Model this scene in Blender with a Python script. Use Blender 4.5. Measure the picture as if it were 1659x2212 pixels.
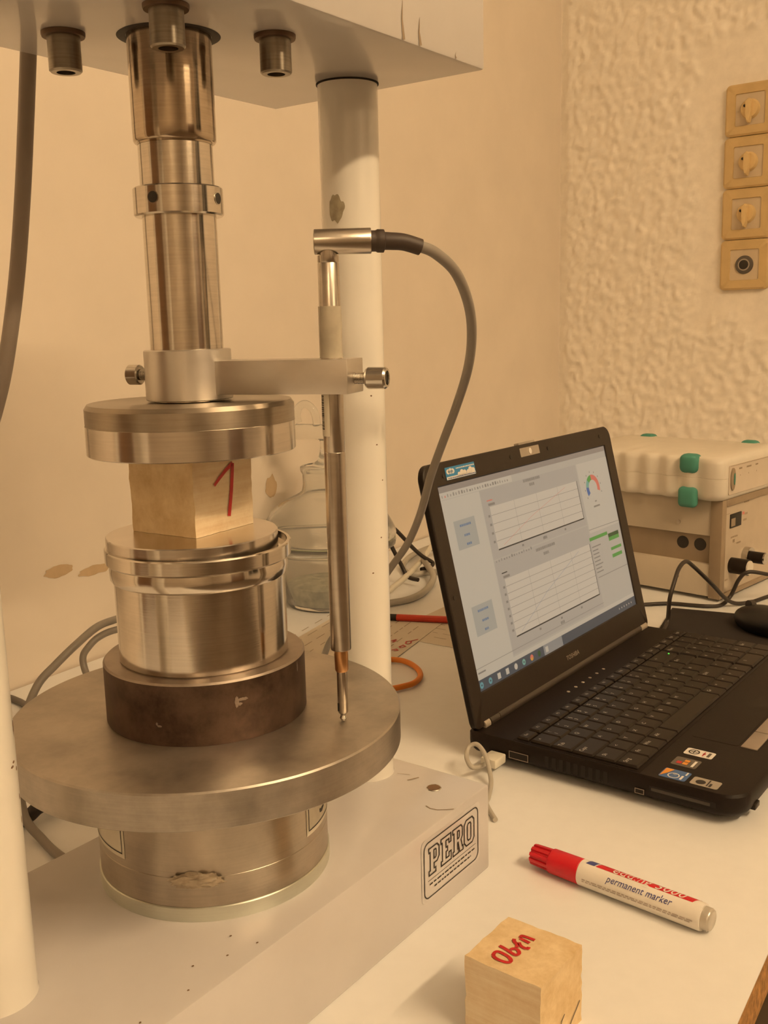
import bpy, bmesh, math, random
from mathutils import Vector, Matrix, noise
random.seed(7)
for o in list(bpy.data.objects): bpy.data.objects.remove(o)
SC = bpy.context.scene
COL = SC.collection
R = math.radians
PI = math.pi

# ------------------------------------------------------------------ camera, world, exposure
TZ = 0.75                                   # table top height
cam = bpy.data.cameras.new('camera'); camo = bpy.data.objects.new('camera', cam); COL.objects.link(camo)
cam.sensor_fit = 'VERTICAL'; cam.sensor_height = 36.0; cam.lens = 36.0 * 2197.6 / 2212.0
cam.clip_start = 0.02; cam.clip_end = 50
_p, _r = R(10.5475), R(-1.4148)
_f = Vector((0, math.cos(_p), -math.sin(_p))); _x = Vector((1, 0, 0)); _u = _x.cross(_f)
_R = _x * math.cos(_r) + _u * math.sin(_r); _U = -_x * math.sin(_r) + _u * math.cos(_r)
mw = Matrix.Identity(4)
for i in range(3): mw[i][0] = _R[i]; mw[i][1] = _U[i]; mw[i][2] = -_f[i]
mw.translation = Vector((0, 0, TZ + 0.41927)); camo.matrix_world = mw
SC.camera = camo
w = bpy.data.worlds.new('world'); SC.world = w; w.use_nodes = True
w.node_tree.nodes['Background'].inputs[0].default_value = (0.9, 0.75, 0.55, 1)
w.node_tree.nodes['Background'].inputs[1].default_value = 0.05
vs = SC.view_settings
vs.view_transform = 'Standard'; vs.look = 'None'; vs.exposure = 0.0; vs.gamma = 1.0; vs.use_curve_mapping = False
LAMP_COLOR = (1.0, 0.70, 0.385)
LAMP_POWER = 121.0
LAMP_ROW = [(1.335, -0.435), (-0.08, -2.37), (3.43, -1.97)]   # tube lamps parallel to the bench; the second is added for fill

# ------------------------------------------------------------------ materials
MATS = {}
def nodes(name):
    m = bpy.data.materials.new(name); m.use_nodes = True
    nt = m.node_tree; b = nt.nodes['Principled BSDF']
    MATS[name] = m
    return m, nt, b
def N(nt, typ, **kw):
    n = nt.nodes.new(typ)
    for k, v in kw.items():
        if isinstance(v, (int, float, tuple)) and k in n.inputs: n.inputs[k].default_value = v
        else: setattr(n, k, v)
    return n
def mapping(nt, scale=(1, 1, 1)):
    tc = N(nt, 'ShaderNodeTexCoord'); mp = N(nt, 'ShaderNodeMapping')
    mp.inputs['Scale'].default_value = scale
    nt.links.new(tc.outputs['Object'], mp.inputs['Vector'])
    return mp.outputs['Vector']
def noise_tex(nt, vec, scale, detail=4, rough=0.55):
    n = N(nt, 'ShaderNodeTexNoise'); n.inputs['Scale'].default_value = scale
    n.inputs['Detail'].default_value = detail; n.inputs['Roughness'].default_value = rough
    nt.links.new(vec, n.inputs['Vector']); return n.outputs['Fac']
def ramp(nt, fac, stops):
    r = N(nt, 'ShaderNodeValToRGB'); e = r.color_ramp.elements
    while len(e) < len(stops): e.new(0.5)
    for i, (p, c) in enumerate(stops):
        e[i].position = p; e[i].color = (*c, 1) if len(c) == 3 else c
    nt.links.new(fac, r.inputs['Fac']); return r.outputs['Color']
def bump(nt, b, fac, strength, dist=0.001):
    bp = N(nt, 'ShaderNodeBump'); bp.inputs['Strength'].default_value = strength; bp.inputs['Distance'].default_value = dist
    nt.links.new(fac, bp.inputs['Height']); nt.links.new(bp.outputs['Normal'], b.inputs['Normal'])
def plain(name, col, rough=0.5, metal=0.0, var=0.06, nscale=30, bumps=0.0, spec=0.5, coat=0.0, stretch=(1, 1, 1)):
    m, nt, b = nodes(name)
    v = mapping(nt, stretch); f = noise_tex(nt, v, nscale)
    lo = tuple(max(0, c * (1 - var)) for c in col); hi = tuple(min(1, c * (1 + var)) for c in col)
    nt.links.new(ramp(nt, f, [(0.3, lo), (0.7, hi)]), b.inputs['Base Color'])
    b.inputs['Roughness'].default_value = rough; b.inputs['Metallic'].default_value = metal
    b.inputs['Specular IOR Level'].default_value = spec; b.inputs['Coat Weight'].default_value = coat
    b.inputs['Coat Roughness'].default_value = 0.05
    if bumps: bump(nt, b, noise_tex(nt, v, nscale * 3, 5), bumps)
    return m
def turned(name, col, rough=0.25, dark=0.6, aniso=0.7, streak=(30, 30, 900), blot=18, blotmix=0.35):
    """lathe turned metal: fine circumferential lines, blotchy tarnish"""
    m, nt, b = nodes(name)
    v = mapping(nt, streak); f1 = noise_tex(nt, v, 1.0, 3)
    v2 = mapping(nt); f2 = noise_tex(nt, v2, blot, 6, 0.65)
    mx = N(nt, 'ShaderNodeMix'); mx.data_type = 'FLOAT'; mx.inputs[0].default_value = 0.55 + 0.45 * blotmix
    nt.links.new(f1, mx.inputs[2]); nt.links.new(f2, mx.inputs[3])
    nt.links.new(ramp(nt, mx.outputs[0], [(0.3, tuple(c * dark for c in col)), (0.62, col)]), b.inputs['Base Color'])
    b.inputs['Metallic'].default_value = 1.0
    rr = N(nt, 'ShaderNodeMapRange'); rr.inputs['To Min'].default_value = rough * 0.75; rr.inputs['To Max'].default_value = rough * 1.35
    nt.links.new(f2, rr.inputs['Value']); nt.links.new(rr.outputs['Result'], b.inputs['Roughness'])
    if aniso:
        b.inputs['Anisotropic'].default_value = aniso; b.inputs['Anisotropic Rotation'].default_value = 0.25
        tg = N(nt, 'ShaderNodeTangent'); tg.direction_type = 'RADIAL'; tg.axis = 'Z'
        nt.links.new(tg.outputs['Tangent'], b.inputs['Tangent'])
    bump(nt, b, f1, 0.05, 0.0003)
    return m
def wood(name, light, dark, scale=(18, 18, 160), rot=0.0):
    m, nt, b = nodes(name)
    v = mapping(nt, scale); f = noise_tex(nt, v, 1.0, 6, 0.6)
    v2 = mapping(nt); f2 = noise_tex(nt, v2, 260, 5, 0.7); f3 = noise_tex(nt, v2, 45, 3)
    mx = N(nt, 'ShaderNodeMix'); mx.data_type = 'FLOAT'; mx.inputs[0].default_value = 0.3
    nt.links.new(f, mx.inputs[2]); nt.links.new(f2, mx.inputs[3])
    mx2 = N(nt, 'ShaderNodeMix'); mx2.data_type = 'FLOAT'; mx2.inputs[0].default_value = 0.3
    nt.links.new(mx.outputs[0], mx2.inputs[2]); nt.links.new(f3, mx2.inputs[3])
    nt.links.new(ramp(nt, mx2.outputs[0], [(0.36, dark), (0.6, light)]), b.inputs['Base Color'])
    b.inputs['Roughness'].default_value = 0.75
    bump(nt, b, mx.outputs[0], 0.5, 0.0008)
    return m
def emis(name, col, strength, alb=0.3):
    m, nt, b = nodes(name)
    b.inputs['Base Color'].default_value = (*[c * alb for c in col], 1); b.inputs['Roughness'].default_value = 0.35
    b.inputs['Emission Color'].default_value = (*col, 1); b.inputs['Emission Strength'].default_value = strength
    return m
def glass(name, col, rough=0.02, trans=1.0):
    m, nt, b = nodes(name)
    b.inputs['Base Color'].default_value = (*col, 1); b.inputs['Roughness'].default_value = rough
    b.inputs['Transmission Weight'].default_value = trans; b.inputs['IOR'].default_value = 1.45
    return m

plain('wall_paint', (0.78, 0.70, 0.60), 0.85, var=0.03, nscale=9, bumps=0.12)
plain('plaster', (0.90, 0.835, 0.74), 0.9, var=0.05, nscale=40, bumps=0.35)
plain('unseen_wall', (0.68, 0.60, 0.50), 0.9, var=0.02)
plain('ceiling_paint', (0.90, 0.89, 0.87), 0.9, var=0.02)
plain('floor_lino', (0.12, 0.085, 0.055), 0.5, var=0.2, nscale=6)
plain('laminate', (0.83, 0.835, 0.84), 0.34, var=0.015, nscale=60, bumps=0.03)
plain('chipboard', (0.42, 0.22, 0.075), 0.8, var=0.45, nscale=160, bumps=0.8)
plain('added_door_wood', (0.16, 0.085, 0.04), 0.4, var=0.3, nscale=5, stretch=(8, 8, 0.6))
plain('added_dark_pane', (0.012, 0.013, 0.018), 0.05)
plain('frame_white', (0.75, 0.72, 0.66), 0.4)
plain('machine_paint', (0.575, 0.555, 0.555), 0.20, var=0.025, nscale=22, bumps=0.06)
plain('post_paint', (0.82, 0.80, 0.75), 0.30, var=0.02, nscale=14, coat=0.8)
plain('head_paint', (0.545, 0.525, 0.515), 0.4, var=0.03, nscale=22, bumps=0.02, coat=0.7)
turned('ram_steel', (0.74, 0.68, 0.60), 0.16, 0.68)
turned('sleeve_steel', (0.60, 0.50, 0.39), 0.15, 0.6)
turned('platen_steel', (0.72, 0.67, 0.61), 0.18, 0.78, blotmix=0.2)
turned('platen_tarnished', (0.42, 0.365, 0.295), 0.33, 0.66)
turned('chrome_pot', (0.74, 0.69, 0.62), 0.14, 0.74, blotmix=0.45)
turned('disc_steel', (0.52, 0.475, 0.42), 0.42, 0.62, aniso=0.4, blot=26, blotmix=0.6)
turned('cell_steel', (0.56, 0.50, 0.42), 0.33, 0.66, blotmix=0.6)
turned('zinc', (0.80, 0.82, 0.74), 0.42, 0.85, blotmix=0.5)
turned('ring_rust', (0.16, 0.11, 0.085), 0.5, 0.38, aniso=0.0, streak=(40, 40, 60), blot=60, blotmix=0.7)
turned('ring_top', (0.40, 0.34, 0.29), 0.38, 0.6, aniso=0.0, blot=40)
turned('aluminium', (0.74, 0.71, 0.67), 0.36, 0.86, aniso=0.3, streak=(60, 60, 120))
plain('sensor_steel', (0.56, 0.51, 0.45), 0.27, metal=1.0, var=0.06, nscale=40, stretch=(1, 1, 8))
turned('copper', (0.80, 0.46, 0.22), 0.28, 0.75, aniso=0)
turned('screw_steel', (0.66, 0.63, 0.58), 0.2, 0.75, aniso=0)
turned('bolt_steel', (0.42, 0.38, 0.32), 0.3, 0.6, aniso=0)
turned('washer_rust', (0.20, 0.14, 0.10), 0.5, 0.6, aniso=0)
plain('dark_gap', (0.012, 0.009, 0.007), 0.9)
plain('hex_dark', (0.02, 0.016, 0.012), 0.6)
plain('tape_clear', (0.44, 0.40, 0.32), 0.2, var=0.1, nscale=90)
plain('tape_residue', (0.36, 0.32, 0.23), 0.1, var=0.2, nscale=200)
plain('label_paper', (0.74, 0.69, 0.58), 0.6)
plain('ink_black', (0.018, 0.014, 0.012), 0.5)
plain('ink_red', (0.50, 0.012, 0.014), 0.4, var=0.12, nscale=500)
plain('ink_brown', (0.16, 0.09, 0.045), 0.7)
plain('scratch', (0.30, 0.23, 0.16), 0.6)
plain('stain', (0.56, 0.42, 0.265), 0.9, var=0.06, nscale=60)
wood('wood_cube_end', (0.80, 0.64, 0.40), (0.60, 0.43, 0.22), scale=(60, 60, 60))
wood('wood_cube_side', (0.84, 0.72, 0.52), (0.70, 0.53, 0.33), scale=(14, 14, 300))
plain('cable_grey', (0.25, 0.225, 0.195), 0.45)
plain('cable_light', (0.43, 0.40, 0.345), 0.4)
plain('cable_dark', (0.13, 0.115, 0.10), 0.5)
plain('cable_white', (0.72, 0.68, 0.58), 0.45)
plain('cable_black', (0.028, 0.02, 0.015), 0.5)
plain('cable_orange', (0.80, 0.25, 0.03), 0.5)
plain('hose_rubber', (0.29, 0.245, 0.21), 0.42)
plain('boot_black', (0.045, 0.03, 0.022), 0.55)
plain('laptop_black', (0.012, 0.008, 0.006), 0.45, var=0.15, nscale=300, bumps=0.08, spec=0.15)
plain('bezel_black', (0.024, 0.017, 0.012), 0.42, var=0.1, nscale=300, bumps=0.05, spec=0.3)
plain('key_black', (0.016, 0.011, 0.008), 0.36, var=0.1, nscale=300, spec=0.2)
plain('hinge_dark', (0.040, 0.031, 0.024), 0.35)
plain('hinge_light', (0.36, 0.31, 0.25), 0.4)
plain('key_print', (0.50, 0.47, 0.42), 0.5)
plain('pad_button', (0.26, 0.21, 0.17), 0.4)
plain('mousepad_cloth', (0.014, 0.009, 0.007), 0.85, bumps=0.2, nscale=400)
plain('mouse_black', (0.008, 0.006, 0.006), 0.4)
plain('instrument_grey', (0.54, 0.475, 0.38), 0.5, var=0.03)
plain('instrument_light', (0.74, 0.69, 0.60), 0.45, var=0.03)
plain('bezel_brown', (0.32, 0.245, 0.165), 0.5)
plain('panel_beige', (0.54, 0.46, 0.36), 0.55)
plain('slot_brown', (0.31, 0.24, 0.165), 0.6)
plain('plate_cream', (0.66, 0.58, 0.48), 0.5, var=0.03)
plain('teal_rubber', (0.06, 0.26, 0.20), 0.6)
plain('switch_cream', (0.62, 0.45, 0.215), 0.45)
plain('switch_plate', (0.62, 0.51, 0.36), 0.45)
plain('switch_knob', (0.72, 0.53, 0.26), 0.4)
plain('paper', (0.70, 0.63, 0.53), 0.8, var=0.02)
plain('pen_red', (0.62, 0.05, 0.02), 0.4)
plain('marker_red', (0.56, 0.008, 0.018), 0.35)
plain('marker_white', (0.80, 0.76, 0.70), 0.3)
plain('marker_blue', (0.05, 0.06, 0.22), 0.4)
plain('marker_grey', (0.45, 0.38, 0.33), 0.5)
plain('marker_plug', (0.55, 0.51, 0.45), 0.25, metal=0.4)
plain('stick_blue', (0.03, 0.22, 0.47), 0.4)
plain('stick_navy', (0.05, 0.12, 0.30), 0.4)
plain('stick_orange', (0.70, 0.28, 0.03), 0.4)
plain('stick_white', (0.75, 0.72, 0.68), 0.4)
plain('stick_grey', (0.10, 0.085, 0.07), 0.35)
plain('stick_silver', (0.34, 0.30, 0.25), 0.35)
plain('desiccant', (0.52, 0.52, 0.42), 0.8, var=0.3, nscale=90, bumps=0.8)
glass('clear_glass', (0.99, 0.995, 0.975), 0.02, 0.90)
glass('green_glass', (0.68, 0.82, 0.62), 0.06)
plain('glue', (0.42, 0.35, 0.26), 0.12, var=0.25, nscale=120)
emis('lamp_tube', LAMP_COLOR, LAMP_POWER)
emis('lamp_tube_fill', LAMP_COLOR, LAMP_POWER * 0.26)  # weaker tubes, dimmed to serve as fill beside the key lamp
emis('led_red', (0.8, 0.22, 0.12), 0.5)
emis('led_green', (0.1, 1.0, 0.1), 1.0)
SCR = 1.0
for nm, c in dict(scr_white=(0.58, 0.63, 0.70), scr_panel=(0.46, 0.50, 0.58), scr_grey=(0.50, 0.545, 0.62), scr_chart=(0.63, 0.67, 0.74),
                  scr_btn=(0.42, 0.49, 0.58), scr_title=(0.32, 0.33, 0.38), scr_line=(0.27, 0.29, 0.33), scr_dark=(0.055, 0.06, 0.07),
                  scr_green=(0.11, 0.42, 0.12), scr_dgreen=(0.05, 0.12, 0.06), scr_red=(0.72, 0.23, 0.22), scr_blue=(0.09, 0.2, 0.62),
                  scr_lblue=(0.15, 0.42, 0.62), scr_teal=(0.2, 0.5, 0.55), scr_txt=(0.16, 0.27, 0.55), scr_task=(0.085, 0.115, 0.18),
                  scr_taskhi=(0.30, 0.35, 0.45), scr_orange=(0.7, 0.4, 0.1)).items():
    emis(nm, (c[0] * 0.68, c[1] * 0.52, c[2] * 0.345), SCR, 0.04)
mat = lambda n: MATS[n]

# ------------------------------------------------------------------ mesh helpers
def link(name, me, mats, parent=None, loc=None, rot=None, smooth=True, angle=32):
    if not isinstance(mats, (list, tuple)): mats = [mats]
    for m in mats: me.materials.append(MATS[m])
    if smooth:
        for p in me.polygons: p.use_smooth = True
        me.set_sharp_from_angle(angle=R(angle))
    o = bpy.data.objects.new(name, me); COL.objects.link(o)
    if parent: o.parent = parent
    if loc is not None: o.location = loc
    if rot is not None: o.rotation_euler = rot
    return o
def obj(name, bm, mats, parent=None, loc=None, rot=None, smooth=True, angle=32, fix=True):
    if fix: bmesh.ops.recalc_face_normals(bm, faces=bm.faces[:])
    me = bpy.data.meshes.new(name); bm.to_mesh(me); bm.free()
    return link(name, me, mats, parent, loc, rot, smooth, angle)
def tag(o, label, cat, group=None):
    o['label'] = label; o['category'] = cat
    if group: o['group'] = group
    return o
def thing(name, label, cat, loc=(0, 0, 0), rotz=0.0, group=None, rot=None):
    o = bpy.data.objects.new(name, None); COL.objects.link(o); o.empty_display_size = 0.02
    o.location = loc; o.rotation_euler = rot if rot else (0, 0, rotz)
    return tag(o, label, cat, group)
def struct(o):
    o['kind'] = 'structure'; return o
def nb(): return bmesh.new()
def box(bm, x0, x1, y0, y1, z0, z1, bev=0.0, mi=0, seg=2):
    r = bmesh.ops.create_cube(bm, size=1.0)
    vs_ = r['verts']
    for v in vs_:
        v.co = Vector(((x0 + x1) / 2 + v.co.x * (x1 - x0), (y0 + y1) / 2 + v.co.y * (y1 - y0), (z0 + z1) / 2 + v.co.z * (z1 - z0)))
    fs = {f for v in vs_ for f in v.link_faces}
    for f in fs: f.material_index = mi
    if bev:
        es = list({e for v in vs_ for e in v.link_edges})
        rr = bmesh.ops.bevel(bm, geom=es, offset=bev, segments=seg, profile=0.5, affect='EDGES')
        for f in rr['faces']: f.material_index = mi
    return bm
def boxo(name, dims, m, parent=None, bev=0.0, loc=None, rot=None):
    return obj(name, box(nb(), *dims, bev=bev), m, parent, loc, rot)
def lathe(bm, prof, seg=64, mis=None, closed=False, cx=0, cy=0):
    rings = []
    for r, z in prof:
        if r < 1e-6: rings.append([bm.verts.new((cx, cy, z))])
        else: rings.append([bm.verts.new((cx + r * math.cos(2 * PI * k / seg), cy + r * math.sin(2 * PI * k / seg), z)) for k in range(seg)])
    pairs = list(zip(rings[:-1], rings[1:]))
    if closed: pairs.append((rings[-1], rings[0]))
    for i, (a, b) in enumerate(pairs):
        mi = mis[i] if mis else 0
        for k in range(seg):
            k2 = (k + 1) % seg
            if len(a) == 1 and len(b) == 1: continue
            if len(a) == 1: f = bm.faces.new((a[0], b[k], b[k2]))
            elif len(b) == 1: f = bm.faces.new((a[k], b[0], a[k2]))
            else: f = bm.faces.new((a[k], a[k2], b[k2], b[k]))
            f.material_index = mi
    return bm
def loft(bm, loops, cap0=True, cap1=True, mi=0, closed=True):
    vv = [[bm.verts.new(p) for p in lp] for lp in loops]
    n = len(vv[0])
    for a, b in zip(vv[:-1], vv[1:]):
        for k in range(n if closed else n - 1):
            f = bm.faces.new((a[k], a[(k + 1) % n], b[(k + 1) % n], b[k])); f.material_index = mi
    if cap0: bm.faces.new(vv[0][::-1]).material_index = mi
    if cap1: bm.faces.new(vv[-1]).material_index = mi
    return bm
def rrect(x0, x1, y0, y1, r, n=6):
    """rounded rectangle outline; r = radius or 4 radii (x1y1, x0y1, x0y0, x1y0)"""
    rs = r if isinstance(r, (tuple, list)) else (r,) * 4
    out = []
    for (cx, cy, a0, rr) in ((x1, y1, 0, rs[0]), (x0, y1, 90, rs[1]), (x0, y0, 180, rs[2]), (x1, y0, 270, rs[3])):
        sx = -1 if cx == x1 else 1; sy = -1 if cy == y1 else 1
        for k in range(n + 1):
            a = R(a0 + 90 * k / n)
            out.append((cx + sx * rr + rr * math.cos(a), cy + sy * rr + rr * math.sin(a)))
    return out
def smooth_path(pts, per=8):
    P = [Vector(p) for p in pts]; out = []
    for i in range(len(P) - 1):
        p0 = P[max(i - 1, 0)]; p1 = P[i]; p2 = P[i + 1]; p3 = P[min(i + 2, len(P) - 1)]
        for k in range(per):
            t = k / per
            out.append(0.5 * ((2 * p1) + (-p0 + p2) * t + (2 * p0 - 5 * p1 + 4 * p2 - p3) * t * t + (-p0 + 3 * p1 - 3 * p2 + p3) * t ** 3))
    out.append(P[-1]); return out
def tube(bm, pts, rad, seg=12, per=8, smooth=True, mi=0):
    P = smooth_path(pts, per) if smooth else [Vector(p) for p in pts]
    n = len(P); rings = []
    t0 = (P[1] - P[0]).normalized(); up = Vector((0, 0, 1)) if abs(t0.z) < 0.9 else Vector((1, 0, 0))
    nrm = (up - t0 * up.dot(t0)).normalized()
    for i in range(n):
        t = (P[min(i + 1, n - 1)] - P[max(i - 1, 0)])
        t = t.normalized() if t.length > 1e-9 else t0
        nrm = (nrm - t * nrm.dot(t)); nrm = nrm.normalized() if nrm.length > 1e-6 else t.orthogonal().normalized()
        bn = t.cross(nrm)
        rr = rad(i / (n - 1)) if callable(rad) else rad
        rings.append([P[i] + (nrm * math.cos(2 * PI * k / seg) + bn * math.sin(2 * PI * k / seg)) * rr for k in range(seg)])
    return loft(bm, rings, mi=mi)
def cable(name, pts, rad, m, label, cat='cable', group=None, parent=None):
    o = obj(name, tube(nb(), [(x, y, z + TZ) for x, y, z in pts], rad), m, parent)
    if not parent: tag(o, label, cat, group)
    return o
def ribbon(pts, wd, closed=False):
    """flat outline stroke in 2D -> list of quads"""
    P = [Vector((p[0], p[1])) for p in pts]; n = len(P); L = []
    for i in range(n):
        a = P[(i - 1) % n] if (closed or i > 0) else P[i]; b = P[(i + 1) % n] if (closed or i < n - 1) else P[i]
        d1 = (P[i] - a); d2 = (b - P[i])
        d1 = d1.normalized() if d1.length > 1e-9 else d2.normalized()
        d2 = d2.normalized() if d2.length > 1e-9 else d1
        t = (d1 + d2); t = t.normalized() if t.length > 1e-6 else d1
        nn = Vector((-t.y, t.x)); c = max(0.45, abs(nn.dot(Vector((-d1.y, d1.x)))))
        wi = wd(i / max(1, n - 1)) if callable(wd) else wd
        L.append((P[i] + nn * wi / 2 / c, P[i] - nn * wi / 2 / c))
    q = []
    for i in range(n if closed else n - 1):
        j = (i + 1) % n; q.append((L[i][0], L[i][1], L[j][1], L[j][0]))
    return q
def quads(bm, qs, mp, mi=0):
    for q in qs:
        f = bm.faces.new([bm.verts.new(mp(p[0], p[1])) for p in q]); f.material_index = mi
    return bm
_tc = {}
def text2d(s, size, shear=0.0, align='CENTER'):
    key = (s, size, shear, align)
    if key in _tc: return _tc[key]
    cu = bpy.data.curves.new('t', 'FONT'); cu.body = s; cu.size = size; cu.align_x = align; cu.align_y = 'CENTER'
    cu.resolution_u = 2; cu.shear = shear
    o = bpy.data.objects.new('t', cu); COL.objects.link(o)
    dg = bpy.context.evaluated_depsgraph_get(); me = bpy.data.meshes.new_from_object(o.evaluated_get(dg))
    polys = [[(me.vertices[i].co.x, me.vertices[i].co.y) for i in p.vertices] for p in me.polygons]
    bpy.data.objects.remove(o); bpy.data.curves.remove(cu); bpy.data.meshes.remove(me)
    _tc[key] = polys; return polys
def polys(bm, ps, mp, mi=0):
    for q in ps:
        try: f = bm.faces.new([bm.verts.new(mp(a, b)) for a, b in q]); f.material_index = mi
        except ValueError: pass
    return bm
def prism(bm, outline, z0, z1, mi=0):
    return loft(bm, [[(x, y, z0) for x, y in outline], [(x, y, z1) for x, y in outline]], mi=mi)
def circ(r, n=24, cx=0, cy=0, a0=0): return [(cx + r * math.cos(a0 + 2 * PI * k / n), cy + r * math.sin(a0 + 2 * PI * k / n)) for k in range(n)]
def cyl_axis(bm, p0, p1, r, seg=24, mi=0, prof=None):
    """cylinder / lathe along any axis; prof = [(t along, radius)]"""
    p0 = Vector(p0); p1 = Vector(p1); d = (p1 - p0); L = d.length; d.normalize(); a = d.orthogonal().normalized(); b = d.cross(a)
    prof = prof or [(0, r), (1, r)]
    return loft(bm, [[p0 + d * (t * L) + (a * math.cos(2 * PI * k / seg) + b * math.sin(2 * PI * k / seg)) * rr for k in range(seg)] for t, rr in prof], mi=mi)

# ------------------------------------------------------------------ room shell
def rot2(a): return Vector((math.cos(R(a)), math.sin(R(a))))
CRN = Vector((0.439, 2.523))                 # corner of the two visible walls
LW = -rot2(57.0)                             # along the smooth wall, towards the camera
RW = rot2(-38.0)                             # along the rough plaster wall
CA = CRN + RW * 6.2; CB = CRN + LW * 4.6; CD = CRN + RW * 6.2 + LW * 4.6
HZ = 2.72
def wall(name, a, b, m, t=0.08, z0=0.0, z1=HZ):
    d = (b - a); L = d.length; d.normalize(); n = Vector((-d.y, d.x))
    mid = (CRN + CA + CB + CD) / 4
    if (mid - a).dot(n) > 0: n = -n          # thickness outwards
    bm = nb(); loft(bm, [[(p.x, p.y, z) for p in (a, b, b + n * t, a + n * t)] for z in (z0, z1)])
    return struct(obj(name, bm, m, smooth=False))
wall_left = wall('wall_left', CRN, CB, 'wall_paint')
wall_right = wall('wall_right', CRN, CA, 'plaster')
wall('wall_front', CA, CD, 'unseen_wall'); wall('wall_back', CB, CD, 'unseen_wall')
for nm, z0, z1, m in (('floor', -0.05, 0.0, 'floor_lino'), ('ceiling', HZ, HZ + 0.05, 'ceiling_paint')):
    bm = nb(); loft(bm, [[(p.x, p.y, z) for p in (CRN, CA, CD, CB)] for z in (z0, z1)]); struct(obj(nm, bm, m, smooth=False))
# unseen doors and dark glazing, added for the steel to reflect
def inwall(name, a, b, s0, s1, z0, z1, m, proud=0.02, parent=None, back=0.0):
    d = (b - a).normalized(); n = Vector((-d.y, d.x)); mid = (CRN + CA + CB + CD) / 4
    if (mid - a).dot(n) < 0: n = -n
    p, q = a + d * s0, a + d * s1
    bm = nb(); loft(bm, [[(v.x, v.y, z) for v in (p + n * back, q + n * back, q + n * proud, p + n * proud)] for z in (z0, z1)])
    return obj(name, bm, m, parent, smooth=False)
def added_door(name, a, b, s0, s1):
    d_ = struct(inwall(name, a, b, s0, s1, 0.0, 2.06, 'added_door_wood', 0.03)); mid_ = (s0 + s1) / 2
    for q0_, q1_, z0, z1 in ((s0 - 0.08, s0, 0, 2.14), (s1, s1 + 0.08, 0, 2.14), (s0, s1, 2.06, 2.14)): inwall('added_door_frame', a, b, q0_, q1_, z0, z1, 'frame_white', 0.045, d_)
    inwall('added_door_seam', a, b, mid_ - 0.004, mid_ + 0.004, 0.0, 2.06, 'dark_gap', 0.0315, d_)
added_door('added_door_1', CA, CD, 0.4, 2.2)
w1 = struct(inwall('added_window_1', CRN, CA, 3.2, 5.4, 0.95, 2.2, 'added_dark_pane', 0.012))  # unseen dark pane, added as a dark reflection in the metal
for s0, s1, z0, z1 in ((3.14, 3.2, 0.9, 2.26), (5.4, 5.46, 0.9, 2.26), (3.2, 5.4, 2.2, 2.26), (3.2, 5.4, 0.9, 0.95), (4.27, 4.33, 0.95, 2.2)):
    inwall('added_window_frame', CRN, CA, s0, s1, z0, z1, 'frame_white', 0.04, w1)
added_door('added_door_2', CRN, CB, 2.55, 4.35)  # unseen, added as the dark left band in the metal reflections
# paint flakes on the smooth wall (s measured from the corner, z above the table)
def wl(s, z, off=0.0006):
    n = Vector((RW.x, RW.y)); n = Vector((-LW.y, LW.x)); n = n if n.dot(RW) > 0 else -n
    p = CRN + LW * s + n * off; return (p.x, p.y, TZ + z)
def ragged(cx, cy, rx, ry, seed, n=40, rough=0.28):
    return [(cx + rx * math.cos(2 * PI * k / n) * (1 + rough * noise.noise((math.cos(2 * PI * k / n) * 1.7 + seed, math.sin(2 * PI * k / n) * 1.7, seed * 3.1))),
             cy + ry * math.sin(2 * PI * k / n) * (1 + 1.6 * rough * noise.noise((math.cos(2 * PI * k / n) * 2.3 + seed, math.sin(2 * PI * k / n) * 2.3, seed)))) for k in range(n)]
def on_left(x, y): return (Vector((x, y)) - CRN).dot(LW)
for (x, y, z, rx, ry, sd) in ((-0.404, 1.225, 0.127, 0.024, 0.0068, 3.3), (-0.372, 1.272, 0.116, 0.026, 0.0062, 8.1), (-0.176, 1.576, 0.170, 0.014, 0.018, 5.2)):
    s = on_left(x, y)
    obj('stain', polys(nb(), [ragged(s, z, rx, ry, sd)], lambda a, b: wl(a, b)), 'stain', wall_left, smooth=False)
# rough plaster, real relief, smooth around the switches
bm = nb(); NS, NZ = 165, 275; S1, Z0_, Z1_ = 0.80, 0.02, 1.36
rn = Vector((-RW.y, RW.x)); rn = rn if rn.dot(LW) > 0 else -rn
grid = []
for j in range(NZ + 1):
    row = []
    for i in range(NS + 1):
        s = 0.0045 + (S1 - 0.0045) * i / NS if i else 0.0; z = Z0_ + (Z1_ - Z0_) * j / NZ
        e = 0.035 * noise.noise((s * 18, z * 18, 0.3)) + 0.012 * noise.noise((s * 70, z * 70, 2.3))
        dx = (s - 0.325 + e); dz = min(z - 0.40 + e, 0.985 - z + e + 0.25 * max(0, s - 0.36))
        k = max(0.0, min(1.0, min(dx, dz) / 0.03 + 0.5)); k = 1 - k
        h = 0.5 + 0.55 * noise.noise((s * 74, z * 60, 1.7)) + 0.30 * noise.noise((s * 150 + 9, z * 125, 4.1)) + 0.2 * noise.noise((s * 28, z * 24, 7.7)) - 0.25 * abs(noise.noise((s * 95, z * 80, 9.4)))
        k *= min(1.0, (s - 0.004) / 0.02)
        d = 0.0004 + k * 0.0095 * max(0.05, h)
        p = CRN + RW * s + rn * d
        row.append(bm.verts.new((p.x, p.y, TZ + z)))
    grid.append(row)
for j in range(NZ):
    for i in range(NS): bm.faces.new((grid[j][i], grid[j][i + 1], grid[j + 1][i + 1], grid[j + 1][i]))
obj('rough_plaster', bm, 'plaster', wall_right, angle=180)
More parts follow.
